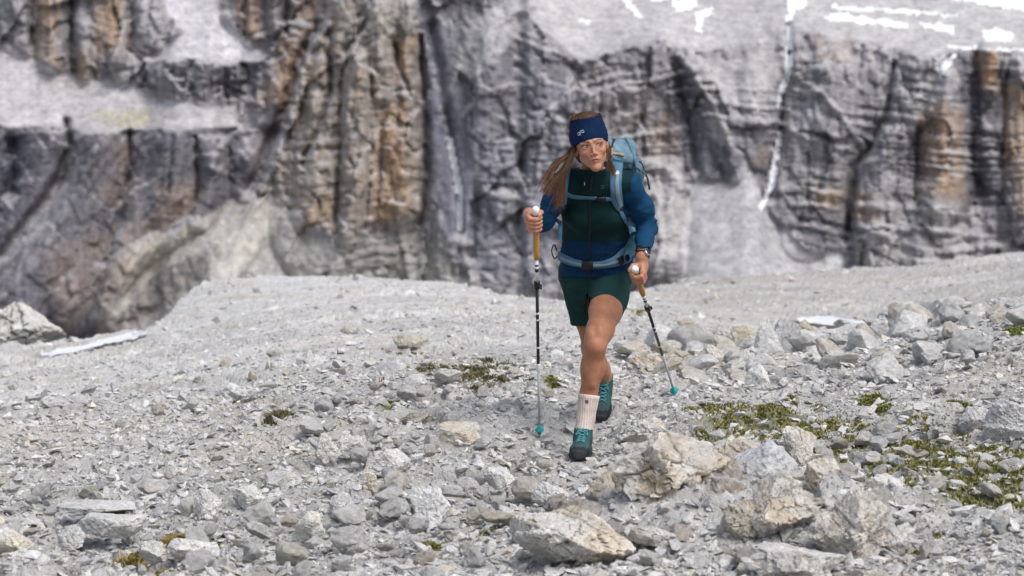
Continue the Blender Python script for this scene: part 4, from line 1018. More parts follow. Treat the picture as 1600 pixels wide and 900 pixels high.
# ============================================================ THE HIKER
V3 = lambda *a: np.array(a, float)
def unit(v): v = np.asarray(v, float); return v/np.linalg.norm(v)
class Field:
    """signed distance field on a rectilinear grid; smooth unions keep the body one surface"""
    def __init__(s, lo, hi, h, fine=()):
        s.ax = []
        for i in range(3):
            q = [lo[i]]
            while q[-1] < hi[i]:
                st = h
                for (ai, a, b, hf) in fine:
                    if ai == i and a <= q[-1] <= b: st = min(st, hf)
                q.append(q[-1]+st)
            s.ax.append(np.array(q))
        s.F = np.full([len(a) for a in s.ax], .5, np.float32)
    def box(s, lo, hi):
        sl = []
        for i in range(3):
            a = np.searchsorted(s.ax[i], lo[i]); b = np.searchsorted(s.ax[i], hi[i])
            sl.append(slice(max(a, 0), max(b, a+1)))
        sl = tuple(sl)
        return sl, (s.ax[0][sl[0]][:, None, None], s.ax[1][sl[1]][None, :, None], s.ax[2][sl[2]][None, None, :])
    def put(s, f, lo, hi, k=0.0, mode='u'):
        m = .03+k
        sl, g = s.box(np.asarray(lo)-m, np.asarray(hi)+m)
        if 0 in s.F[sl].shape: return
        d = f(*g).astype(np.float32); a = s.F[sl]
        if mode == 's': a, d = -a, d
        if k > 0:
            h = np.clip(k-np.abs(a-d), 0, None)/k; r = np.minimum(a, d)-h*h*k*.25
        else: r = np.minimum(a, d)
        s.F[sl] = -r if mode == 's' else r
    def cone(s, a, b, ra, rb, k=.0, mode='u', sc=(1, 1, 1)):
        a = np.asarray(a, float); b = np.asarray(b, float); sc = np.array(sc, float)
        A = a/sc; B = b/sc; ab = B-A; L = float(ab@ab)+1e-12
        def f(x, y, z):
            x, y, z = x/sc[0], y/sc[1], z/sc[2]
            t = np.clip(((x-A[0])*ab[0]+(y-A[1])*ab[1]+(z-A[2])*ab[2])/L, 0, 1)
            return (np.sqrt((x-A[0]-t*ab[0])**2+(y-A[1]-t*ab[1])**2+(z-A[2]-t*ab[2])**2)-(ra+(rb-ra)*t))*min(sc)
        r = max(ra, rb)*sc
        s.put(f, np.minimum(a, b)-r, np.maximum(a, b)+r, k, mode)
    def path(s, pts, rs, k=.0, mode='u', sc=(1, 1, 1)):
        for i in range(len(pts)-1): s.cone(pts[i], pts[i+1], rs[i], rs[i+1], k, mode, sc)
    def ell(s, c, r, R=None, k=.0, mode='u'):
        c = np.asarray(c, float); r = np.asarray(r, float); R = np.eye(3) if R is None else R
        def f(x, y, z):
            dx, dy, dz = x-c[0], y-c[1], z-c[2]
            q = [(R[0, i]*dx+R[1, i]*dy+R[2, i]*dz) for i in range(3)]
            k0 = np.sqrt(sum((q[i]/r[i])**2 for i in range(3))); k1 = np.sqrt(sum((q[i]/r[i]**2)**2 for i in range(3)))
            return k0*(k0-1)/np.maximum(k1, 1e-6)
        e = max(r); s.put(f, c-e, c+e, k, mode)
    def rbox(s, c, h, R=None, r=.02, k=.0, mode='u'):
        c = np.asarray(c, float); h = np.asarray(h, float); R = np.eye(3) if R is None else R
        def f(x, y, z):
            dx, dy, dz = x-c[0], y-c[1], z-c[2]
            q = [np.abs(R[0, i]*dx+R[1, i]*dy+R[2, i]*dz)-(h[i]-r) for i in range(3)]
            return np.sqrt(sum(np.maximum(a, 0)**2 for a in q))+np.minimum(np.maximum(np.maximum(q[0], q[1]), q[2]), 0)-r
        e = np.linalg.norm(h); s.put(f, c-e, c+e, k, mode)
    def cut(s, p, n, lo=None, hi=None):
        """remove what lies beyond the plane through p with normal n (inside the box lo..hi)"""
        lo = [a[0]-1 for a in s.ax] if lo is None else lo; hi = [a[-1]+1 for a in s.ax] if hi is None else hi
        sl, (x, y, z) = s.box(lo, hi)
        d = ((x-p[0])*n[0]+(y-p[1])*n[1]+(z-p[2])*n[2]).astype(np.float32)
        s.F[sl] = np.maximum(s.F[sl], d)
    def warp(s, f, band=.03):
        m = np.where(np.abs(s.F) < band)
        s.F[m] += f(s.ax[0][m[0]], s.ax[1][m[1]], s.ax[2][m[2]]).astype(np.float32)
    def mesh(s, smooth=0):
        F = s.F; S = F < 0
        n = np.array(F.shape)-1
        cnt = np.zeros(n, np.uint8)
        for i in (0, 1):
            for j in (0, 1):
                for k in (0, 1): cnt += S[i:i+n[0], j:j+n[1], k:k+n[2]]
        I = np.argwhere((cnt > 0) & (cnt < 8)); N = len(I)
        co = [(i, j, k) for i in (0, 1) for j in (0, 1) for k in (0, 1)]
        val = np.stack([F[I[:, 0]+a, I[:, 1]+b, I[:, 2]+c] for a, b, c in co], 1)
        pos = np.zeros((N, 3)); w_ = np.zeros(N)
        for a in range(8):
            for b in range(a+1, 8):
                A = np.array(co[a]); B = np.array(co[b])
                if np.abs(A-B).sum() != 1: continue
                va, vb = val[:, a], val[:, b]; m = (va < 0) != (vb < 0)
                t = np.where(m, va/np.where(m, va-vb, 1), 0)
                pos += m[:, None]*(A+(B-A)*t[:, None]); w_ += m
        pos /= w_[:, None]
        V = np.stack([s.ax[i][I[:, i]]+pos[:, i]*(s.ax[i][I[:, i]+1]-s.ax[i][I[:, i]]) for i in range(3)], 1)
        idx = np.full(n, -1, np.int32); idx[I[:, 0], I[:, 1], I[:, 2]] = np.arange(N)
        Q = []
        for ax in range(3):
            sl0 = [slice(1, n[i]) for i in range(3)]; sl1 = list(sl0)
            sl0[ax] = slice(0, n[ax]); sl1[ax] = slice(1, n[ax]+1)
            e0 = S[tuple(sl0)]; e1 = S[tuple(sl1)]
            E = np.argwhere(e0 != e1); inside = e0[E[:, 0], E[:, 1], E[:, 2]]
            off = np.ones(3, int); off[ax] = 0; E = E+off
            u, v = [(1, 2), (2, 0), (0, 1)][ax]
            def cell(du, dv):
                q = E.copy(); q[:, u] -= du; q[:, v] -= dv; return idx[q[:, 0], q[:, 1], q[:, 2]]
            q = np.stack([cell(1, 1), cell(0, 1), cell(0, 0), cell(1, 0)], 1)
            q[~inside] = q[~inside][:, ::-1]; Q.append(q)
        Q = np.concatenate(Q); Q = Q[(Q >= 0).all(1)]
        for _ in range(smooth):
            acc = np.zeros_like(V); c_ = np.zeros(N)
            for a, b in ((0, 1), (1, 2), (2, 3), (3, 0)):
                np.add.at(acc, Q[:, a], V[Q[:, b]]); np.add.at(acc, Q[:, b], V[Q[:, a]])
                np.add.at(c_, Q[:, a], 1); np.add.at(c_, Q[:, b], 1)
            V = V*.5+.5*acc/np.maximum(c_, 1)[:, None]
        return V, Q
def bvh_of(V, F): return BVHTree.FromPolygons([tuple(v) for v in V], [tuple(int(i) for i in f) for f in F])
def onto(bvhs, px, py, Ydef=11.2):
    """the point of a surface met by a pixel's line of sight, and its normal"""
    o = Vector((0, 0, CAMZ)); d = Vector(P(px, py, 10.0))-o; d.normalize(); best = None
    for b in bvhs:
        h = b.ray_cast(o, d)
        if h[0] is not None and (best is None or h[3] < best[2]):
            best = (np.array(h[0]), np.array(h[1]), h[3])
    if best is None: return P(px, py, Ydef), V3(0, -1, 0)
    n = best[1]
    if n@np.array(d) > 0: n = -n
    return best[0], n
def resample(pts, n):
    pts = np.array(pts, float); m = len(pts)
    t = np.linspace(0, m-1, n); out = []
    for q in t:
        i = min(int(q), m-2); f = q-i
        p0 = pts[max(i-1, 0)]; p1 = pts[i]; p2 = pts[i+1]; p3 = pts[min(i+2, m-1)]
        out.append(.5*((2*p1)+(-p0+p2)*f+(2*p0-5*p1+4*p2-p3)*f*f+(-p0+3*p1-3*p2+p3)*f**3))
    return np.array(out)
def tube_geo(pts, rad, seg=8, cap=True):
    pts = np.array(pts, float); n = len(pts); rad = np.broadcast_to(rad, n)
    T = np.gradient(pts, axis=0); T /= np.linalg.norm(T, axis=1)[:, None]+1e-12
    u = np.cross(T[0], [0.3, 1, .2]); u = unit(u); V = []
    for i in range(n):
        u = unit(u-(u@T[i])*T[i]); v = np.cross(T[i], u)
        a = np.arange(seg)*2*np.pi/seg
        V.append(pts[i]+rad[i]*(np.cos(a)[:, None]*u+np.sin(a)[:, None]*v))
    V = np.concatenate(V); F = []
    for i in range(n-1):
        for j in range(seg):
            k = (j+1) % seg; F.append((i*seg+j, i*seg+k, (i+1)*seg+k, (i+1)*seg+j))
    if cap:
        V = np.concatenate([V, pts[:1], pts[-1:]]); a, b = n*seg, n*seg+1
        for j in range(seg):
            k = (j+1) % seg; F.append((a, k, j, j)); F.append((b, (n-1)*seg+j, (n-1)*seg+k, (n-1)*seg+k))
    return V, F
def join(parts):
    V, F, o = [], [], 0
    for v, f in parts:
        V.append(np.asarray(v)); F += [tuple(i+o for i in q) for q in f]; o += len(v)
    return np.concatenate(V), F
def mesh_any(name, V, F, mat, parent=None, col=None, smooth=True):
    """polygons of mixed size"""
    F = [tuple(dict.fromkeys(f)) for f in F]
    me = bpy.data.meshes.new(name); org = np.array(PW.get(parent.name, (0, 0, 0))) if parent else np.zeros(3)
    me.from_pydata([tuple(v) for v in (np.asarray(V)-org)], [], [f for f in F if len(f) > 2]); me.update()
    me.polygons.foreach_set('use_smooth', np.full(len(me.polygons), smooth))
    if col is not None:
        c = np.ones((len(V), 4), np.float32); c[:, :3] = col
        a = me.color_attributes.new('col', 'FLOAT_COLOR', 'POINT'); a.data.foreach_set('color', c.ravel())
    me.materials.append(mat); o = bpy.data.objects.new(name, me); COL.objects.link(o)
    if parent: o.parent = parent
    PW[o.name] = tuple(org)
    return o
def strip_geo(pts, nor, width, thick):
    """a padded strap: rounded cross-section swept along points with surface normals"""
    pts = np.array(pts); nor = np.array(nor); n = len(pts); width = np.broadcast_to(width, n)
    T = np.gradient(pts, axis=0); T /= np.linalg.norm(T, axis=1)[:, None]+1e-12
    V, F = [], []
    prof = [(-.5, 0), (-.5, .55), (-.40, .95), (0, 1.05), (.40, .95), (.5, .55), (.5, 0)]; m = len(prof)
    for i in range(n):
        N = unit(nor[i]-(nor[i]@T[i])*T[i]); B = np.cross(N, T[i])
        for a, b in prof: V.append(pts[i]+B*a*width[i]+N*(b*thick))
    for i in range(n-1):
        for j in range(m-1): F.append((i*m+j, i*m+j+1, (i+1)*m+j+1, (i+1)*m+j))
        F.append((i*m+m-1, i*m, (i+1)*m, (i+1)*m+m-1))
    F.append(tuple(range(m))); F.append(tuple(reversed(range((n-1)*m, n*m))))
    return np.array(V), F
def smooth_n(a, it=3):
    a = np.array(a)
    for _ in range(it): a[1:-1] = (a[:-2]+2*a[1:-1]+a[2:])/4
    return a
def lathe_axis(A, B, prof, seg=14):
    """profile (distance from A along A->B, radius)"""
    d = unit(B-A); pts = [A+d*t for t, r in prof]; return tube_axis(pts, [r for t, r in prof], d, seg)
def tube_axis(pts, rad, d, seg):
    u = unit(np.cross(d, [0.1, 1, .3])); v = np.cross(d, u); a = np.arange(seg)*2*np.pi/seg
    V = np.concatenate([p+r*(np.cos(a)[:, None]*u+np.sin(a)[:, None]*v) for p, r in zip(pts, rad)]); F = []
    n = len(pts)
    for i in range(n-1):
        for j in range(seg):
            k = (j+1) % seg; F.append((i*seg+j, i*seg+k, (i+1)*seg+k, (i+1)*seg+j))
    F.append(tuple(reversed(range(seg)))); F.append(tuple(range((n-1)*seg, n*seg)))
    return V, F

# ---- materials
def skin_mat():
    m = MT('skin', .52, spec=.35); n = m.noise(34, 6, .72, obco(m))
    m.base(m.mul(m.attr(), m.ramp(n.outputs[0], [(.3, (.84, .76, .74)), (.7, (1.13, 1.10, 1.08))])))
    m.b.inputs['Subsurface Weight'].default_value = .12; m.b.inputs['Subsurface Radius'].default_value = (.02, .007, .004)
    m.b.inputs['Subsurface Scale'].default_value = .3
    return m.m
def cloth_mat(name, scale=900, rough=.85, bumpd=.002, color=None):
    m = MT(name, rough, spec=.2); v = obco(m); n = m.noise(scale, 2, .5, v); n2 = m.noise(14, 4, .6, v)
    src = m.attr() if color is None else None
    if src is None:
        q = m.n('ShaderNodeRGB'); q.outputs[0].default_value = (*color, 1); src = q.outputs[0]
    c = m.mul(src, m.ramp(n2.outputs[0], [(.3, (.82, .82, .82)), (.7, (1.15, 1.15, 1.15))]))
    m.base(c); m.bump(n.outputs[0], .3, bumpd)
    m.b.inputs['Specular IOR Level'].default_value = .08
    return m.m
M_SKIN = skin_mat(); M_CLOTH = cloth_mat('fleece'); M_SHORT = cloth_mat('shorts_fabric', 1200, .8)
M_BAND = cloth_mat('headband_knit', 1500, .85); M_PACK = cloth_mat('pack_nylon', 700, .6)
M_BLACK = MT('black_plastic', .45, (.012, .012, .014)).m
M_WHITE = MT('white_plastic', .4, (.75, .77, .78)).m
M_TEAL = MT('teal_plastic', .45, (.01, .33, .30)).m
M_SHOE = cloth_mat('boot_leather', 500, .75); M_LACE = MT('lace', .7, (.08, .27, .28)).m
M_SOLE = MT('rubber', .8, (.03, .032, .036)).m
M_METAL = MT('metal', .3, (.5, .5, .5)).m; M_METAL.node_tree.nodes['Principled BSDF'].inputs['Metallic'].default_value = .9
def hair_mat():
    m = MT('hair', .6, spec=.25); m.base(m.attr()); return m.m
M_HAIR = hair_mat()
def cork_mat():
    m = MT('cork', .8); n = m.noise(160, 4, .7, obco(m))
    m.base(m.ramp(n.outputs[0], [(.35, (.30, .14, .035)), (.55, (.52, .27, .075)), (.75, (.66, .38, .13))])); m.bump(n.outputs[0], .3, .002); return m.m
M_CORK = cork_mat()
M_EYE = MT('eye', .15, spec=.6); M_EYE.base(M_EYE.attr()); M_EYE = M_EYE.m

# ---- skeleton: every joint at its place in the world
HD = P(923.5, 226.5, 11.03)
hf = unit(V3(math.sin(math.radians(4)), -math.cos(math.radians(4)), -.06))
hu = V3(-.165, -.12, 1.0); hu = unit(hu-(hu@hf)*hf); hx = np.cross(hu, hf)
HR = np.stack([hx, hf, hu], 1)
def hl(x, y, z): return HD+HR@V3(x, y, z)
NECK = P(926, 276, 11.16)
HIP_R, HIP_L = P(902, 425, 11.52), P(958, 425, 11.50)   # her right hip stands on the left of the picture
PELV = (HIP_R+HIP_L)/2
SH_R, SH_L = P(885, 286, 11.17), P(980, 288, 11.19)
EL_R, EL_L = P(850, 347, 11.22), P(1011, 354, 11.32)
# poles and the frames of the two hands
PA_R, PB_R = P(837, 327, 10.84), P(843, 684, 11.45)
PA_L, PB_L = P(992, 420, 11.02), P(1054, 614, 12.16)
def hand_frame(PA, PB, dist, side):
    a = unit(PA-PB); c = PA-a*dist
    o = V3(side, 0, 0); o = unit(o-(o@a)*a); f = np.cross(a, o)*(-1 if (np.cross(a, o)[1] > 0) else 1)
    return c, a, o, f
HF_R = hand_frame(PA_R, PB_R, .062, -1); HF_L = hand_frame(PA_L, PB_L, .056, 1)
WR_R = HF_R[0]+HF_R[2]*.030-HF_R[3]*.085-HF_R[1]*.012
WR_L = HF_L[0]+HF_L[2]*.030-HF_L[3]*.075+HF_L[1]*.030
# legs: left leg leads (in the middle of the picture), right leg trails
KN_L = P(930, 541, 11.14); AN_L = P(915, 672, 11.20)
KN_R = P(926, 545, 11.68); AN_R = P(945, 606, 11.99)
person = empty('person', (float(P(925, 700, 11.4)[0]), 11.4, .06), 'woman hiker in navy headband, blue and green jacket and green shorts walking towards the camera', 'person')

# ---- boots frames: heel point on the ground, forward, up, side
def boot_frame(toe, fwd, up, L=.262):
    f = unit(fwd); u = unit(np.array(up)-(np.array(up)@f)*f); s = np.cross(f, u)
    return toe-f*L, f, u, s
BF_L = boot_frame(P(903, 718, 10.98), V3(-.13, -.985, .02), V3(.05, 0, 1))
BF_R = boot_frame(P(938, 659, 11.83), V3(-.10, -.78, -.60), V3(.02, -.5, .8))
BU = .74
def bl(B, l, u, s=0): return B[0]+B[1]*l*.955+B[2]*u*BU+B[3]*s
AN_L = bl(BF_L, .066, .15); AN_R = bl(BF_R, .066, .15)

def hand(fd, fr, k=.006):
    c, a, o, f = fr
    pt = lambda oo, ff, aa: c+o*oo+f*ff+a*aa
    wr = WR_R if fr is HF_R else WR_L
    R = np.stack([o, f, a], 1)
    fd.ell(pt(.031, -.016, -.001), (.014, .036, .039), R, .012)
    fd.ell(pt(.027, .006, 0), (.014, .016, .038), R, .010)
    fd.cone(wr, pt(.031, -.04, -.002), .0255, .024, .02)
    fd.ell(pt(.012, -.032, .008), (.018, .020, .026), R, .012)      # ball of the thumb
    for i, (h, L) in enumerate(((.031, .95), (.0105, 1.05), (-.010, 1.0), (-.029, .82))):
        rr = .0092 if i < 3 else .0080
        ang = [12, 48, 88, 128, 128+42*L]; rd = [.038, .037, .031, .0265, .0245]
        pts = [pt(math.cos(math.radians(t))*q, math.sin(math.radians(t))*q, h-.002*j) for j, (t, q) in enumerate(zip(ang, rd))]
        fd.path(pts, [rr*1.12, rr*1.08, rr*1.04, rr*.96, rr*.84], .003)
        fd.ell(pts[1], (rr*1.2, rr*1.2, rr*1.1), R, .004)
    th = [pt(.010, -.034, .020), pt(-.012, -.026, .036), pt(-.024, -.004, .043), pt(-.014, .020, .040)]
    fd.path(th, [.0135, .0115, .0105, .0085], .006)

def build_body():
    fine = [(0, .265, .49, .0028), (1, 10.90, 11.14, .0028), (2, 1.33, 1.60, .0028), (0, .04, .17, .0032), (1, 10.76, 10.95, .0032), (2, 1.03, 1.22, .0032),
            (0, .54, .67, .0032), (1, 10.92, 11.12, .0032), (2, .78, .92, .0032)]
    fd = Field((.03, 10.72, .02), (.72, 12.16, 1.66), .0062, fine)
    # trunk
    fd.ell(PELV, (.145, .095, .105), None, .0); fd.cone(PELV, (PELV+NECK)/2+V3(0,.02,0), .10, .085, .05, sc=(1.25, .8, 1))
    ch = P(928, 318, 11.28); fd.ell(ch, (.125, .082, .105), None, .05)
    fd.cone(NECK, SH_R, .05, .048, .04); fd.cone(NECK, SH_L, .05, .048, .04)
    fd.cone(NECK+V3(0, .02, -.02), hl(0, -.03, -.06), .052, .050, .025)
    # arms
    fd.path([SH_R, EL_R+V3(0, -.008, .004), WR_R], [.044, .028, .024], .02); fd.path([SH_L, EL_L, WR_L], [.044, .032, .024], .02)
    hand(fd, HF_R); hand(fd, HF_L)
    # legs
    t1 = P(946, 487, 11.32)
    fd.path([HIP_L, t1, P(938, 515, 11.20), KN_L], [.088, .073, .060, .0490], .03)
    fd.ell(KN_L+V3(.002, -.022, .004), (.032, .033, .036), None, .022)
    fd.ell(KN_L+V3(.020, -.004, .055), (.030, .036, .045), None, .025); fd.ell(KN_L+V3(-.022, -.004, .048), (.026, .034, .040), None, .025)
    fd.path([KN_L, P(927, 574, 11.19), P(920, 614, 11.20), P(916, 645, 11.20), AN_L], [.045, .0515, .0375, .031, .031], .025)
    fd.cone(P(931, 556, 11.130), P(925, 600, 11.150), .018, .012, .02)
    fd.ell(P(929, 574, 11.235), (.047, .048, .066), None, .03)
    fd.ell(P(921, 578, 11.17), (.034, .036, .095), None, .03)
    fd.path([HIP_R, P(915, 500, 11.62), KN_R], [.080, .047, .047], .03)
    fd.ell(KN_R+V3(0, -.014, 0), (.042, .040, .048), None, .03)
    fd.path([KN_R, P(936, 578, 11.86), P(945, 600, 11.96), AN_R], [.05, .052, .036, .034], .025)
    # feet inside the boots
    for B, an in ((BF_L, AN_L), (BF_R, AN_R)):
        fd.cone(an, bl(B, .07, .06), .034, .034, .02); fd.cone(bl(B, .05, .05), bl(B, .20, .045), .032, .032, .02)
    # head
    H = HR
    fd.ell(hl(0, -.020, .035), (.0735, .092, .080), H, .02)
    fd.ell(hl(0, .018, -.014), (.0585, .065, .082), H, .03)
    for sx in (-1, 1):
        fd.cone(hl(.036*sx, .010, -.056), hl(.008*sx, .058, -.098), .020, .0135, .025)
        fd.ell(hl(.0385*sx, .050, -.024), (.020, .023, .017), H, .018)
        fd.cone(hl(.012*sx, .0805, .020), hl(.047*sx, .062, .017), .0075, .007, .010)
        fd.ell(hl(.071*sx, -.008, -.012), (.009, .019, .030), H, .008)
        fd.ell(hl(.0325*sx, .090, .002), (.0165, .0135, .0095), H, .010, 's')
    fd.ell(hl(0, .068, -.058), (.028, .020, .024), H, .02)
    fd.cone(hl(0, .079, .008), hl(0, .0965, -.030), .0060, .0076, .008)
    for sx in (-1, 1): fd.ell(hl(.0115*sx, .090, -.0355), (.0064, .0095, .0058), H, .005)
    fd.ell(hl(0, .068, -.0985), (.020, .019, .016), H, .016)
    for sx in (-1, 1):
        fd.cone(hl(.004*sx, .0895, -.0565), hl(.022*sx, .0805, -.0605), .0044, .0022, .004)
        fd.cone(hl(0, .0885, -.0680), hl(.021*sx, .0800, -.0620), .0052, .0022, .005)
        fd.ell(hl(.0045*sx, .1005, -.0405), (.0022, .004, .0022), H, .001, 's')
    fd.ell(hl(0, .0935, -.0628), (.0145, .0100, .0016), H, .001, 's')
    # lids: a thin rim round each eye
    for sx in (-1, 1):
        c = hl(.0325*sx, .0665, .0005)
        pts = [hl(.0325*sx+.0155*math.cos(t), .0765-.004*abs(math.cos(t))**2+.0045*math.sin(t)**2*0, .0005+.0082*math.sin(t)) for t in np.linspace(.12, math.pi-.12, 7)]
        fd.path(pts, [.0024]*7, .002)
        pts = [hl(.0325*sx+.015*math.cos(t), .0755-.004*abs(math.cos(t))**2, .0005-.0070*math.sin(t)) for t in np.linspace(.12, math.pi-.12, 7)]
        fd.path(pts, [.0022]*7, .003)
    V, F = fd.mesh(0)
    C = np.ones((len(V), 3))*np.array((.36, .172, .10))
    L = (V-HD)@HR
    head = (L[:, 2] > -.14) & (np.linalg.norm(L, axis=1) < .17)
    face = head & (L[:, 1] > .02)
    C[head] = (.42, .222, .145)
    def blob(c, r, colr, f=1.0, pw=1.6, m=face):
        d = np.sqrt((((L-np.array(c))/np.array(r))**2).sum(1)); k = (np.clip(1.25-d, 0, 1)**pw*f*m)[:, None]
        C[:] = C*(1-np.clip(k, 0, 1))+np.array(colr)*np.clip(k, 0, 1)
    for sx in (-1, 1):
        blob((.038*sx, .066, -.030), (.025, .03, .022), (.56, .19, .12), .55)
        blob((.031*sx, .078, .0005), (.022, .03, .013), (.26, .12, .08), .45)
    blob((0, .100, -.032), (.014, .014, .012), (.58, .21, .14), .5)
    lw = np.clip(1-(L[:, 0]/.0240)**2, 0, 1)**.6
    lz = np.abs(L[:, 2]+.0620)
    lf = (sstep(.0088, .0055, lz/np.maximum(lw, .01))*(lw > .02)*face*(L[:, 1] > .07)*.85)[:, None]
    C = C*(1-lf)+np.array((.40, .135, .105))*lf
    C[face & (np.abs(L[:, 0]) < .0150) & (L[:, 1] > .07) & (np.abs(L[:, 2]+.0625) < .0020)] = (.10, .035, .03)
    for sx in (-1, 1):
        xx = L[:, 0]*sx
        bz = .0200+.0050*np.sin(np.clip((xx-.012)/.040, 0, 1)*2.6)
        br = face & (xx > .012) & (xx < .050) & (np.abs(L[:, 2]-bz) < .0033-.0018*np.clip((xx-.02)/.03, 0, 1)) & (L[:, 1] > .04)
        C[br] = (.12, .06, .035)
        ex = (xx-.0325)/.0165; ez = L[:, 2]-.0005
        rim = face & (np.abs(ex) < 1.08) & (np.abs(ez-.0090*np.sqrt(np.clip(1-ex**2, 0, 1))) < .0019) & (L[:, 1] > .055)
        C[rim] = (.05, .026, .018)
    # knuckles and nails, redder knees, tanned shin
    for fr in (HF_R, HF_L):
        q = (V-fr[0])@np.stack([fr[2], fr[3], fr[1]], 1); m = np.linalg.norm(q, axis=1) < .09
        C[m] = (.43, .215, .14)
        for h in (.031, .0105, -.010, -.029):
            dd = np.sqrt((q[:, 0]-.026)**2+(q[:, 1]-.027)**2+(q[:, 2]-h)**2); C[m & (dd < .011)] = (.56, .21, .14)
    kd = np.linalg.norm((V-(KN_L+V3(0, -.05, -.01)))/np.array([.045, .06, .05]), axis=1)
    k = np.clip(1.2-kd, 0, 1)[:, None]*.55; C = C*(1-k)+np.array((.44, .165, .10))*k
    body = mesh_np('body', V, F, M_SKIN, person, C)
    print('body', len(F))
    # eyes
    for sx in (-1, 1):
        Dv, Fv = _ICO[4]; c = hl(.0320*sx, .0650, .0005); r = .0130
        gaze = unit(HR@V3(.32, 1, -.05)); Vv = c+Dv*r
        g = Dv@gaze; cc = np.ones((len(Dv), 3))*np.array((.40, .37, .35))
        cc[g > .885] = (.075, .045, .025); cc[g > .975] = (.008, .008, .008)
        mesh_np('eye', Vv, Fv, M_EYE, body, cc)
    return V, F
BODY = build_body()

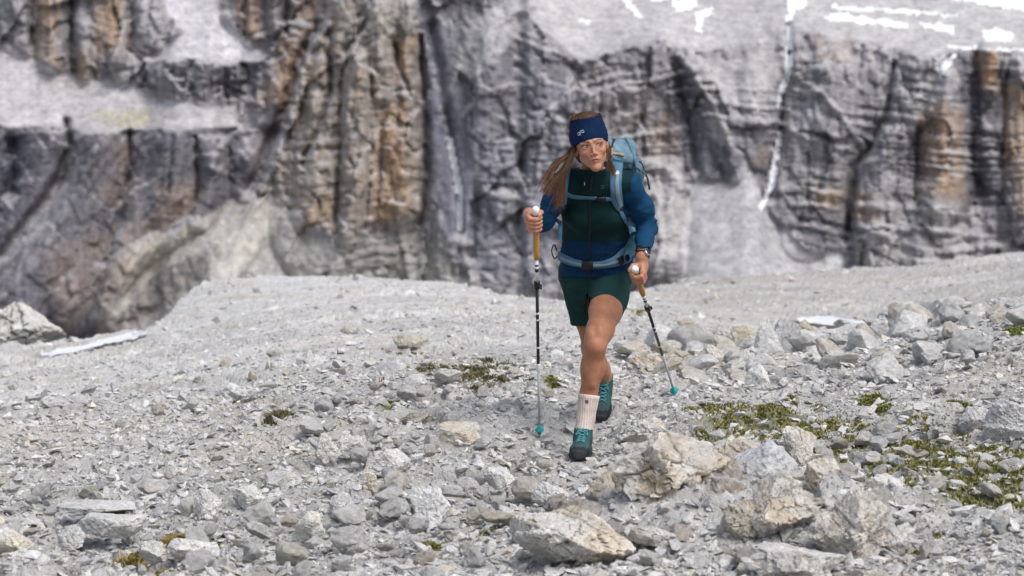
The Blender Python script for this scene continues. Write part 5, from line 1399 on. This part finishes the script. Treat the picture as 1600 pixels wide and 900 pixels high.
def build_clothes():
    out = {}
    # ---------------- shorts
    fd = Field((.22, 11.02, .60), (.66, 11.80, 1.02), .0052)
    fd.ell(PELV+V3(0, .01, -.01), (.170, .120, .120), None, 0)
    fd.cone(P(931, 405, 11.48), PELV, .150, .160, .03, sc=(1.05, .78, 1))
    hL = P(946, 492, 11.32); hR = P(909, 506, 11.60)
    fd.path([HIP_L+V3(-.004, 0, 0), P(951, 462, 11.40), hL], [.098, .090, .0805], .035)
    fd.path([HIP_R+V3(0, 0, 0), P(908, 470, 11.56), hR], [.093, .073, .0545], .010)
    fd.ell(P(920, 482, 11.44), (.0055, .11, .075), None, .014, 's')
    dL = unit(hL-P(951, 462, 11.40)); dR = unit(hR-P(908, 470, 11.56))
    dL2 = unit(dL+V3(.16, -.1, 0)); 
    fd.cut(hL, dL2, hL-.13, hL+.13); fd.cut(hR-dR*.004, dR, hR-np.array([.11, .10, .10]), hR+np.array([.030, .12, .12]))
    fd.path([P(948, 478, 11.36), hL+dL*.06], [.066, .068], 0, 's'); fd.path([P(909, 495, 11.59), hR+dR*.06], [.046, .047], 0, 's')
    fd.warp(lambda x, y, z: .0042*fbm3(x*16, y*16, z*30, 3, 7)+.0035*np.abs(fbm3(x*12+z*14, y*14, z*10, 2, 9)), .02)
    V, F = fd.mesh(1); px, py = proj(V[:, 0], V[:, 1], V[:, 2])
    C = np.ones((len(V), 3))*np.array((.014, .043, .041))
    # hem and seam stitching
    dd = np.abs((V-hL)@dL2+.016); C[(dd < .0022) & (V[:, 1] < 11.5)] *= .5
    C *= (1+.25*fbm3(V[:, 0]*9, V[:, 1]*9, V[:, 2]*7, 3, 8))[:, None]
    pk_ = (np.abs(px-(881+.10*(py-440))) < .9) & (py > 446) & (py < 474); C[pk_] *= .45
    o = mesh_np('shorts', V, F, M_SHORT, person, C); out['shorts'] = (V, F)
    # ---------------- jacket
    fd = Field((.02, 10.80, .78), (.76, 11.75, 1.48), .0048, [(2, 1.28, 1.42, .0035)])
    hem = P(932, 437, 11.5)
    fd.path([P(932, 440, 11.50), P(932, 400, 11.46), P(931, 366, 11.40), P(930, 345, 11.36)], [.171, .163, .150, .146], .03, sc=(1.03, .74, 1))
    fd.ell(P(929, 325, 11.29), (.160, .118, .120), None, .05)
    fd.ell(P(928, 296, 11.22), (.138, .100, .085), None, .05)
    for x in (907, 951): fd.ell(P(x, 336, 11.235), (.062, .058, .060), None, .05)
    fd.cone(P(921, 281, 11.17), SH_R, .062, .060, .05); fd.cone(P(931, 281, 11.17), SH_L, .062, .060, .05)
    fd.path([SH_R, (SH_R*.45+EL_R*.55)+V3(-.008, .01, 0), EL_R], [.062, .053, .047], .03)
    fd.path([SH_L, (SH_L*.45+EL_L*.55)+V3(.012, .01, 0), EL_L], [.062, .058, .050], .03)
    cR = WR_R+unit(EL_R-WR_R)*.005; cL = WR_L+unit(EL_L-WR_L)*.022
    fd.path([EL_R, (EL_R+cR)/2, cR], [.047, .042, .035], .03); fd.path([EL_L, (EL_L+cL)/2, cL], [.050, .043, .037], .03)
    # cuffs end in an opening
    for c, e, w_ in ((cR, EL_R, WR_R), (cL, EL_L, WR_L)):
        d = unit(c-e); fd.cut(c+d*.012, d, c-.045+d*.04, c+.045+d*.05); fd.cone(c-d*.02, c+d*.05, .030, .031, 0, 's')
    # collar
    ca, cb = P(924, 286, 11.14), P(925, 258, 11.085)
    fd.cone(ca, cb, .071, .067, .02); 
    n = unit(V3(0, -.05, 1)); cc = P(924, 264.5, 11.08)
    fd.cut(cc, n, cc-.09, cc+.09+V3(0, 0, .05)); ua = unit(cb-ca); fd.cone(cb-ua*.004, cb+ua*.05, .050, .056, 0, 's')
    fd.cut(hem, unit(V3(0, -.12, -1)))
    axs = unit(EL_L-SH_L); axr = unit(EL_R-SH_R)
    def wr(x, y, z):
        w0 = .0045*fbm3(x*11, y*11, z*17, 3, 17)+.006*np.abs(fbm3(x*9+z*9, y*9, z*15-x*9, 2, 18))
        dl = np.sqrt((x-EL_L[0])**2+(y-EL_L[1])**2+(z-EL_L[2])**2); dr = np.sqrt((x-EL_R[0])**2+(y-EL_R[1])**2+(z-EL_R[2])**2)
        k = np.exp(-(dl/.13)**2)+np.exp(-(dr/.12)**2)
        w1 = .012*np.abs(fbm3(x*8+z*16, y*10, z*30-x*12, 2, 19))*k*1.6
        kw = np.exp(-((z-P(930, 425, 11.4)[2])/.05)**2)+.7*np.exp(-((z-P(930, 385, 11.4)[2])/.05)**2)
        w2 = .010*np.abs(fbm3(x*6+z*8, y*6, z*34+x*8, 2, 23))*kw*1.5
        sh = np.exp(-((x-P(985, 300, 11.2)[0])/.06)**2)*np.exp(-((z-1.22)/.09)**2)
        w3 = .010*np.abs(fbm3(x*22+z*14, y*8, z*10, 2, 27))*sh
        cwa = np.sqrt((x-cL[0])**2+(y-cL[1])**2+(z-cL[2])**2); w4 = .005*np.sin(z*260)*np.exp(-(cwa/.06)**2)
        return w0+w1+w2+w3+w4
    fd.warp(wr, .03)
    V, F = fd.mesh(1); px, py = proj(V[:, 0], V[:, 1], V[:, 2])
    BL = np.array((.008, .047, .108)); NV = np.array((.006, .029, .075)); GR = np.array((.007, .020, .023)); TL = np.array((.006, .026, .031))
    C = np.ones((len(V), 3))*BL
    px2 = px+.8*fbm3(V[:, 0]*60, V[:, 1]*60, V[:, 2]*60, 2, 5)
    def mixc(m, c):
        C[:] = C*(1-m[:, None])+np.array(c)*m[:, None]
    inL = sstep(873, 875, px+.0*py)*sstep(987, 985, px)
    dl = np.linalg.norm(np.cross(V-SH_L, axs), axis=1); dr = np.linalg.norm(np.cross(V-SH_R, axr), axis=1)
    tl = (V-SH_L)@axs; tr = (V-SH_R)@axr
    arm = np.maximum(sstep(.079, .074, dl)*sstep(.0, .012, tl)*(px > 975), sstep(.074, .070, dr)*sstep(.012, .024, tr)*(px < 885))
    low = sstep(377, 379.5, py+.0016*(px-928)**2)
    mixc(inL*low*(1-arm), NV)
    up = inL*(1-low)*(1-arm)
    mixc(up, (.008, .028, .029)); mixc(up*sstep(302, 298, py), GR)
    # shoulder yokes end in a slanting seam
    yk = sstep(997, 995, px+.55*(py-262))*(px > 950)*sstep(1.262, 1.268, V[:, 2]); mixc(yk*(1-inL*0), TL)
    yk = sstep(872, 874, px-.5*(py-262))*(px < 905)*sstep(1.262, 1.268, V[:, 2]); mixc(yk, TL)
    sm = np.exp(-((py+.0016*(px-928)**2-378)/.8)**2)*inL*(1-arm); mixc(sm*.6, (.005, .02, .03))
    for xa in (898, 946):   # slanting pocket seams
        q = np.exp(-((px-xa-(py-395)*(.12 if xa < 920 else -.12))/.7)**2)*sstep(378, 384, py)*sstep(412, 404, py); mixc(q*.7, (.004, .016, .035))
    o = mesh_np('jacket', V, F, M_CLOTH, person, C); out['jacket'] = (V, F)
    # ---------------- sock
    a, b = P(920, 617, 11.20), AN_L-BF_L[2]*.03
    fd = Field((a[0]-.09, a[1]-.09, b[2]-.05), (a[0]+.08, a[1]+.09, a[2]+.03), .0032)
    fd.path([P(921.5, 604, 11.20), P(920, 618, 11.20), P(918, 634, 11.20), P(915.5, 652, 11.20), b], [.0490, .0455, .0415, .0400, .0470], .02)
    up = unit(a-b); fd.cut(a, up)
    def rib(x, y, z):
        an = np.arctan2(y-a[1], x-(a[0]+(z-a[2])*.05)); return .0011*np.cos(an*26)
    fd.warp(rib, .02)
    V, F = fd.mesh(0); px, py = proj(V[:, 0], V[:, 1], V[:, 2])
    an = np.arctan2(V[:, 1]-a[1], V[:, 0]-(a[0]+(V[:, 2]-a[2])*.05))
    C = np.ones((len(V), 3))*np.array((.66, .56, .50))*(1-.22*(np.cos(an*26) > .2))[:, None]
    C[((V-a)@up > -.014)] = (.72, .62, .56)
    lg = (((px-917)/3.0)**2+((py-628)/3.2)**2 < 1) & (V[:, 1] < a[1]); C[lg] = (.12, .10, .10)
    mesh_np('sock', V, F, M_CLOTH, person, C)
    # ---------------- boots
    for B, nm in ((BF_L, 'L'), (BF_R, 'R')):
        R = np.stack([B[3], B[1], B[2]], 1); c = bl(B, .137, .08)
        fd = Field(c-.19, c+.19, .0036)
        fd.ell(bl(B, .195, .046), (.0455, .074, .031), R, 0); fd.ell(bl(B, .060, .055), (.039, .054, .040), R, .03)
        fd.cone(bl(B, .185, .055), bl(B, .085, .105), .031, .038, .035); fd.cone(bl(B, .085, .11), bl(B, .068, .165), .042, .045, .02)
        fd.rbox(bl(B, .135, .028), (.040, .118, .020), R, .016, .02)
        top = bl(B, .068, .168); fd.cut(top, unit(B[2]+.12*B[1]), top-.08, top+.09); fd.cone(top-B[2]*.03, top+B[2]*.04, .034, .036, 0, 's')
        fd.cut(bl(B, .1, .016), -B[2])
        fd.warp(lambda x, y, z: .0018*fbm3(x*40, y*40, z*40, 2, 33), .02)
        V, F = fd.mesh(1); q = (V-B[0])@R
        C = np.ones((len(V), 3))*np.array((.05, .072, .08))
        C[(q[:, 1] > .19) & (q[:, 2] < .055)] = (.026, .032, .038)
        C[(q[:, 2] > .145*BU)] = (.035, .05, .055)
        C[(np.abs(np.abs(q[:, 0])-.034) < .005) & (q[:, 2] > .05)] = (.035, .095, .10)
        C[(np.abs(q[:, 0]) < .026) & (q[:, 2] > .05) & (q[:, 1] > .085) & (q[:, 1] < .20)] = (.03, .085, .095)
        boot = mesh_np('boot', V, F, M_SHOE, person, C); bv = bvh_of(V, F)
        # sole with a lugged rim
        fs = Field(c-.19, c+.19, .0040)
        fs.ell(bl(B, .190, .012), (.050, .088, .026), R, 0); fs.ell(bl(B, .065, .012), (.043, .070, .026), R, .02); fs.rbox(bl(B, .13, .012), (.040, .09, .015), R, .01, .01)
        fs.cut(bl(B, .1, .032), B[2]); fs.cut(bl(B, .1, .000), -B[2])
        fs.ell(bl(B, .258, .036), (.034, .022, .022), R, .01)
        fs.warp(lambda x, y, z: .0022*np.sign(np.sin(((x-B[0][0])*B[1][0]+(y-B[0][1])*B[1][1]+(z-B[0][2])*B[1][2])*300)), .02)
        Vs, Fs = fs.mesh(0); mesh_np('sole', Vs, Fs, M_SOLE, boot, None, smooth=False)
        def snap(p, off):
            h = bv.find_nearest(Vector(p)); nn = np.array(h[1]); nn = nn if nn@B[2]+nn@B[1]*.5 > 0 else -nn
            return np.array(h[0])+nn*off
        lace = []
        for i in range(7):
            l0 = .205-.018*i; u0 = .098+.0125*i; wv = .021+.001*i
            l1, u1 = l0-.016, u0+.011
            for sgn in (-1, 1):
                pts = [snap(bl(B, l0+(l1-l0)*t, u0+(u1-u0)*t, sgn*wv*(1-2*t)), .003+.002*math.sin(math.pi*t)) for t in np.linspace(0, 1, 6)]
                lace.append(tube_geo(pts, .0024, 5))
        tb = bl(B, .110, .160); 
        for sgn in (-1, 1):
            pts = [snap(bl(B, .115, .155), .004), snap(bl(B, .125, .150, sgn*.018), .010), snap(bl(B, .140, .135, sgn*.026), .010), snap(bl(B, .13, .14, sgn*.008), .006)]
            lace.append(tube_geo(resample(pts, 9), .0026, 5))
        LV, LF = join(lace); mesh_any('laces', LV, LF, M_LACE, boot)
    # ---------------- headband and hair cap
    fd = Field(HD-.18, HD+.18, .0036)
    fd.ell(hl(-.003, -.020, .033), (.0865, .102, .100), HR, 0)
    fd.cone(hl(-.003, -.02, .05), hl(-.004, -.02, .130), .082, .074, .02)
    fd.cut(hl(0, .09, .0330), -unit(HR@V3(0, -.36, 1)))
    fd.cut(hl(0, .0, .132), unit(HR@V3(0, .10, 1)))
    fd.cone(hl(-.003, -.02, .126), hl(-.003, -.02, .16), .066, .070, 0, 's')
    fd.ell(hl(0, -.020, .0), (.0765, .094, .080), HR, 0, 's')
    fd.warp(lambda x, y, z: .0022*np.abs(fbm3(x*30, y*20, z*45, 2, 51))+.0015*fbm3(x*18, y*18, z*18, 2, 53), .02)
    V, F = fd.mesh(1); C = np.ones((len(V), 3))*np.array((.005, .018, .055))
    band = mesh_np('headband', V, F, M_BAND, person, C); bb = bvh_of(V, F)
    # small pale wave emblem on the band
    em = []
    for path in ([(902.5, 209.5), (904.5, 207.0), (906.5, 208.6), (908.5, 206.2), (910.5, 207.6), (913.0, 205.4)], [(903.5, 212.0), (905.5, 210.4), (907.5, 211.2)], [(906.0, 205.6), (909.0, 204.0), (912.0, 203.6)]):
        pp = [onto([bb], *q) for q in path]; em.append(tube_geo(resample([a+n*.0008 for a, n in pp], 12), .0017, 5))
    EV, EF = join(em); mesh_any('emblem', EV, EF, MT('emblem_print', .6, (.42, .50, .60)).m, band)
    fd = Field(HD-.20, HD+.20, .0042)
    fd.ell(hl(0, -.026, .040), (.077, .094, .086), HR, 0)
    fd.cone(hl(-.004, -.02, .07), hl(-.004, -.02, .095), .068, .060, .02); fd.ell(hl(-.006, -.02, .128), (.060, .062, .020), HR, .02)
    fd.ell(hl(0, -.045, -.03), (.078, .070, .070), HR, .03)
    fd.ell(hl(0, .080, -.03), (.0645, .108, .150), HR, .0, 's')
    fd.warp(lambda x, y, z: .005*fbm3(x*40, y*40, z*14, 2, 57), .03)
    V, F = fd.mesh(0)
    C = np.ones((len(V), 3))*np.array((.060, .028, .014))*(1+.35*fbm3(V[:, 0]*90, V[:, 1]*60, V[:, 2]*14, 2, 3))[:, None]
    hair = mesh_np('hair', V, F, M_HAIR, person, C)
    jb = bvh_of(*out['jacket'])
    st = []; cols = []
    def strand(way, r0, colr, spread, curl=6):
        ph = random.uniform(0, 6.28)
        pts = []
        ox, oy = random.gauss(0, 1), random.gauss(0, 1)
        for i, (px, py, Yp) in enumerate(way):
            t = i/(len(way)-1); sx = spread*(.35+.9*t)
            x = px+ox*sx+math.sin(ph*.25+t*7)*curl*.5*(.3+t); y = py+oy*sx*.5+math.cos(ph*.25+t*6)*curl*.25
            h, _ = onto([jb], x, y, 99)
            Yq = min(Yp, h[1]-.012-.02*random.random()) if h[1] < 50 else Yp
            pts.append(P(x, y, Yq))
        pts = resample(pts, 15); pts[:, 1] = smooth_n(pts[:, 1], 3)
        tt = np.linspace(0, 1, 15); rr = r0*(1-.75*tt**2)
        g = tube_geo(pts, rr, 4, False); st.append(g); cols.append(np.ones((len(g[0]), 3))*np.array(colr))
    def hc():
        return np.array(random.choice([(.055, .026, .012), (.09, .042, .018), (.032, .016, .009), (.21, .105, .045), (.085, .036, .015)]))*random.uniform(.65, 1.0)
    for i in range(210):   # long lock falling over her right shoulder
        strand([(897+random.gauss(0, 2), 222, 11.03), (893, 243, 10.99), (886, 262, 10.98), (880, 281, 10.98), (876, 300+random.gauss(0, 4), 10.98), (869+random.gauss(0, 4), 316+random.gauss(0, 9), 10.98)], .0014, hc(), 3.0)
    for i in range(80):   # blown outwards
        e = random.random()
        strand([(894, 228, 11.04), (886, 244, 11.02), (876-6*e, 256-2*e, 11.00), (866-9*e, 268+10*random.random(), 10.99), (858-12*e, 284+14*random.random()-10*e, 10.98), (852-15*e, 300+10*random.random()-14*e, 10.98)], .0009, hc()*1.25, 3.2, 8)
    for i in range(80):
        strand([(896, 232, 11.02), (888, 250, 10.99), (878, 268, 10.98), (868, 284, 10.98), (860, 295+random.gauss(0, 3), 10.98), (853+random.gauss(0, 3), 301+random.gauss(0, 4), 10.98)], .0013, hc(), 2.5)
    for i in range(95):    # short lock on her left
        strand([(947, 219, 11.05), (951, 234, 11.03), (953, 248, 11.02), (955+random.gauss(0, 1.5), 262, 11.02), (956, 270+random.gauss(0, 6), 11.02)], .0014, hc(), 1.7)
    for i in range(60):    # wisps over the top of the band
        a = random.uniform(-1, 1); x0 = 914+22*a
        strand([(x0-3, 185+5*a*a, 10.98), (x0+random.gauss(0, 3), 179.5+random.gauss(0, 1)+3*a*a, 11.00), (x0+4+random.gauss(0, 4), 178+4*a*a, 11.04), (x0+8, 183+5*a*a, 11.08)], .0010, hc(), .8, 1.5)
    SV, SF = join(st); mesh_any('hair_strands', SV, SF, M_HAIR, hair, np.concatenate(cols))
    # ---------------- zip
    jv = [jb]
    pts = [onto(jv, x, y) for x, y in [(926, 273), (923.5, 293), (922, 320), (921.5, 350), (921, 380), (921, 400), (921, 418), (921, 434)]]
    pp = resample([p for p, n in pts], 40); nn = smooth_n(resample([n for p, n in pts], 40), 4)
    jk = bpy.data.objects['jacket']
    a, b = strip_geo(pp+nn*.0005, nn, .008, .0050); mesh_any('zip', a, b, MT('zip_black', .5, (.008, .012, .016)).m, jk)
    p, n = onto(jv, 914, 283); mesh_any('zip_pull', *tube_geo([p+n*.004, P(913.4, 290, p[1]-.008)], .0022, 6), M_METAL, jk)
    # small pale print on the chest
    em = []
    for path in ([(938, 291), (941, 290), (944, 291.5)], [(939, 294), (943, 293.5)]):
        q = [onto(jv, *z) for z in path]; em.append(tube_geo(resample([a_+n_*.0006 for a_, n_ in q], 6), .0012, 4))
    EV, EF = join(em); mesh_any('emblem', EV, EF, MT('chest_print', .6, (.06, .10, .11)).m, jk)
    # cuff line and watch on her left wrist
    d = unit(WR_L-EL_L); c = WR_L-d*.002; u = unit(np.cross(d, V3(0, 1, 0))); v = np.cross(d, u)
    ring = []
    for t in np.linspace(0, 2*np.pi, 25): ring.append(c+(u*math.cos(t)+v*math.sin(t))*.0285)
    wv, wf = tube_geo(ring, .0065, 6, False); wt = mesh_any('wristwatch', wv, wf, M_BLACK, person)
    fdir = unit(V3(.55, -.8, .25)-(V3(.55, -.8, .25)@d)*d); wc = c+fdir*.031
    mesh_any('watch_case', *lathe_axis(wc, wc+fdir, [(-.004, .019), (.006, .019), (.008, .017)], 18), M_METAL, wt)
    mesh_any('watch_face', *lathe_axis(wc, wc+fdir, [(.0081, .015), (.0092, .0145)], 18), M_BLACK, wt)
    return out
CL = build_clothes()

# ============================================================ BACKPACK
def build_pack():
    pk = empty('backpack', (float(P(955, 330, 11.5)[0]), 11.5, 1.0), 'light blue hiking backpack worn by the woman, lid showing behind her head', 'backpack')
    s = unit(NECK-PELV+V3(0, .06, .0)); b = unit(V3(0, s[2], -s[1])); x = np.cross(s, b)*-1; x = V3(1, 0, 0)
    R = np.stack([x, b, s], 1); c = (PELV+NECK)/2+b*.205+V3(.075, 0, 0)
    c[0] = P(955, 300, 11.5)[0]
    fd = Field(c-.45, c+.45, .0066)
    fd.rbox(c-s*.02, (.152, .085, .255), R, .07, 0)
    fd.rbox(c+b*.05-s*.06, (.135, .075, .17), R, .06, .03)
    for sx in (-1, 1): fd.rbox(c+x*.150*sx-s*.11+b*.01, (.035, .060, .11), R, .03, .03)
    def wr(X, Y, Z):
        return .010*np.abs(fbm3(X*9, Y*9, Z*16, 3, 61))+.006*fbm3(X*24, Y*24, Z*30, 2, 63)
    fd.warp(wr, .03)
    V, F = fd.mesh(1)
    q = (V-c)@R
    C = np.ones((len(V), 3))*np.array((.085, .15, .20)); C[q[:, 2] < -.12] = (.065, .14, .20); C[np.abs(q[:, 0]) > .152] = (.085, .18, .25)
    body = mesh_np('pack_body', V, F, M_PACK, pk, C)
    top = c+s*.258+b*.01+V3(-.005, 0, 0)
    fd = Field(top-.26, top+.26, .0050)
    fd.rbox(top, (.132, .105, .050), R, .045, 0); fd.ell(top+s*.022, (.115, .095, .050), R, .03)
    fd.warp(lambda X, Y, Z: .012*np.abs(fbm3(X*10, Y*9, Z*20, 3, 65))+.007*fbm3(X*30, Y*26, Z*42, 2, 67)+.004*np.abs(np.sin(X*70+Z*50)), .03)
    V, F = fd.mesh(1); q = (V-top)@R
    C = np.ones((len(V), 3))*np.array((.125, .21, .265)); C[q[:, 2] < -.025] = (.06, .13, .18)
    nn = fbm3(V[:, 0]*25, V[:, 1]*25, V[:, 2]*40, 2, 69); C *= (1+.35*nn)[:, None]
    mesh_np('lid', V, F, M_PACK, pk, C); lidb = bvh_of(V, F)
    # compression cord and tan webbing over the lid, black side straps
    jb = [bvh_of(*CL['jacket'])]; allb = jb+[lidb, bvh_of(*[np.array([v.co[:] for v in body.data.vertices])+np.array(PW[pk.name]), [list(p.vertices) for p in body.data.polygons]])]
    pb = allb[2]
    def strap(path, width, thick, mat, name, bv, n=40, off=.001, parent=pk, sm=5):
        pts = [onto(bv, *q) for q in path]
        p = resample([a for a, _ in pts], n); m = smooth_n(resample([b_ for _, b_ in pts], n), 10)
        p = smooth_n(p, sm)
        # keep the strap off the surface
        for i in range(n):
            for tree in bv:
                h = tree.ray_cast(Vector(p[i]+m[i]*.08), Vector(-m[i]), .16)
                if h[0] is not None:
                    e = (np.array(h[0])-p[i])@m[i]
                    if e > 0: p[i] += m[i]*e
        p = smooth_n(p, 2)
        wd = np.interp(np.linspace(0, 1, n), np.linspace(0, 1, len(width)), width) if hasattr(width, '__len__') else width
        a, f = strip_geo(p+m*off, m, wd, thick); o = mesh_any(name, a, f, mat, parent); return p, m, o
    M_ST = cloth_mat('strap_blue', 900, .7, color=(.075, .155, .235)); M_STL = cloth_mat('strap_light', 900, .7, color=(.17, .25, .31)); M_TAN = cloth_mat('webbing_tan', 900, .8, color=(.33, .26, .20))
    strap([(966, 249), (964, 258), (962.5, 270), (961, 284), (961.5, 298), (963.5, 311), (967.5, 324)], [.046, .054, .056, .056, .056, .054, .044], .014, M_ST, 'shoulder_strap', jb)
    strap([(965, 262), (962, 280), (963, 300), (967, 320)], .020, .004, M_STL, 'strap_webbing', jb, off=.015)
    strap([(967, 322), (972, 337), (979, 354), (984, 372), (986, 388)], .024, .006, M_ST, 'shoulder_strap', jb)
    strap([(886, 264), (881, 280), (879, 300), (878, 318)], [.045, .05, .05, .042], .013, M_ST, 'shoulder_strap', jb)
    strap([(878, 316), (877, 335), (875.5, 355), (874.5, 375)], .020, .006, M_ST, 'shoulder_strap', jb)
    strap([(885, 302), (893, 306), (904, 307.5), (918, 308), (932, 308.5)], .024, .006, M_ST, 'sternum_strap', jb, off=.002)
    strap([(944, 310), (950, 310), (958, 309)], .022, .006, M_ST, 'sternum_strap', jb, off=.004)
    strap([(931, 309), (938, 310), (946, 310)], .027, .011, M_BLACK, 'buckle', jb, off=.003, n=12)
    strap([(969, 322), (968.5, 330)], .034, .009, M_BLACK, 'buckle', jb, off=.006, n=8)
    strap([(876, 399.5), (882, 403), (890, 407), (900, 410.5), (911, 412.5)], [.045, .046, .042, .036, .032], .012, M_ST, 'hip_belt', jb, sm=2)
    strap([(926, 413.5), (938, 413), (950, 411), (962, 407), (973, 401), (981, 394)], [.032, .038, .044, .056, .075, .085], .013, M_ST, 'hip_belt', jb, sm=2)
    strap([(880, 403), (895, 409.5), (912, 413)], .014, .003, M_STL, 'belt_webbing', jb, off=.014, n=16)
    strap([(926, 413.5), (945, 412), (964, 406)], .014, .003, M_STL, 'belt_webbing', jb, off=.015, n=16)
    strap([(911, 412.8), (918.5, 413.8), (926, 413.5)], .046, .014, M_BLACK, 'buckle', jb, off=.004, n=10)
    strap([(966, 400), (969, 409)], .030, .008, M_BLACK, 'buckle', jb, off=.016, n=8)
    # white woven maker's patch on the strap
    strap([(957, 273.5), (966, 272.5)], .017, .002, MT('patch_white', .7, (.62, .66, .68)).m, 'patch', jb, off=.0165, n=8)
    # webbing over lid and side
    strap([(960, 215), (957, 228), (955, 243)], .016, .004, M_TAN, 'lid_strap', [lidb], n=20)
    strap([(978, 217), (985, 232), (990, 250), (994, 268)], .010, .004, M_ST, 'lid_strap', [lidb, pb], n=20)
    strap([(948, 241), (962, 240), (975, 243)], .014, .004, M_TAN, 'lid_strap', [lidb, pb], n=16)
    strap([(998, 252), (1006, 264), (1012, 280), (1015, 296)], .009, .003, M_BLACK, 'side_strap', [pb, lidb], n=20)
    strap([(990, 262), (1001, 268), (1010, 276)], .007, .003, M_BLACK, 'side_strap', [pb, lidb], n=14)
    # padded wing joining pack and hip belt
    fd = Field(P(988, 380, 11.45)-.14, P(988, 380, 11.45)+.14, .006)
    fd.path([P(986, 355, 11.50), P(985, 385, 11.40), P(980, 402, 11.33)], [.030, .036, .026], .02, sc=(.75, 1, 1.2))
    fd.warp(lambda X, Y, Z: .006*np.abs(fbm3(X*14, Y*14, Z*30, 2, 71)), .02)
    V, F = fd.mesh(1); mesh_np('hip_wing', V, F, M_PACK, pk, np.ones((len(V), 3))*np.array((.09, .20, .28)))
    # black loop hanging at her right hip, pale webbing ends beside her left arm
    pt = [P(870, 392, 11.36), P(866, 382, 11.35), P(862, 392, 11.35), P(866, 404, 11.36), P(871, 400, 11.37)]
    mesh_any('side_loop', *tube_geo(resample(pt, 20), .0035, 6), M_BLACK, pk)
    mesh_any('webbing_tail', *tube_geo(resample([P(992, 336, 11.42), P(997, 350, 11.40), P(996, 372, 11.40), P(991, 396, 11.40)], 16), .006, 5), M_STL, pk)
build_pack()

# ============================================================ TREKKING POLES
def pole(PA, PB, label):
    d = unit(PB-PA)
    for _ in range(30):   # plant the tip in the rubble
        if PB[2] < float(z_ground(PB[0], PB[1]))-.004: break
        PB = PB+d*.006
    L = np.linalg.norm(PB-PA)
    t = empty('trekking_pole', tuple(float(q) for q in PB), label, 'trekking pole')
    def seg(name, prof, mat, sg=14): return mesh_any(name, *lathe_axis(PA, PB, prof, sg), mat, t)
    k = L/1.20
    seg('knob', [(-.012, .005), (-.009, .013), (-.002, .0170), (.010, .0172), (.022, .0150), (.032, .0135)], M_WHITE, 16)
    seg('grip', [(.032, .0135), (.045, .0145), (.060, .0132), (.085, .0150), (.105, .0132), (.135, .0148), (.165, .0135), (.200, .0146), (.240, .0130), (.262, .0118), (.264, .009)], M_CORK, 16)
    seg('shaft', [(.264, .0080), (.385, .0080)], MT('shaft_white', .35, (.72, .74, .75)).m)
    for a, b in ((.290, .300), (.312, .330)): seg('shaft_band', [(a, .0083), (b, .0083)], M_BLACK)
    seg('shaft', [(.385, .0074), (.800*k, .0074)], MT('shaft_black', .35, (.018, .020, .022)).m)
    seg('lock', [(.380, .011), (.385, .0140), (.420, .0140), (.425, .011)], M_BLACK)
    lv = PA+d*.40; o = unit(np.cross(d, V3(0, 1, 0)))
    mesh_any('lock_lever', *tube_geo([lv+o*.012, lv+o*.019+d*.004, lv+o*.018+d*.026], .0042, 6), M_BLACK, t)
    for a, b, m in ((.52, .530, M_WHITE), (.555, .562, M_WHITE), (.61, .66, M_TEAL if False else None), (.70, .708, M_WHITE)):
        if m: seg('shaft_band', [(a*k, .0077), (b*k, .0077)], m)
    seg('shaft', [(.800*k, .0058), (L-.075, .0058)], MT('shaft_clear', .3, (.42, .46, .48)).m)
    seg('lock', [(.790*k, .0088), (.796*k, .0100), (.826*k, .0100), (.832*k, .0088)], M_WHITE)
    seg('basket', [(L-.085, .0075), (L-.062, .0105), (L-.056, .0195), (L-.051, .0205), (L-.048, .0110), (L-.030, .0085)], M_TEAL, 18)
    seg('tip', [(L-.042, .0075), (L-.010, .0055), (L, .0025)], M_METAL, 10)
    # wrist strap
    w0 = PA+d*.03
    return t
pole(PA_R, PB_R, 'cork handled trekking pole in the hand at left, standing nearly upright')
pole(PA_L, PB_L, 'cork handled trekking pole in the hand at right, slanting back to the rubble')
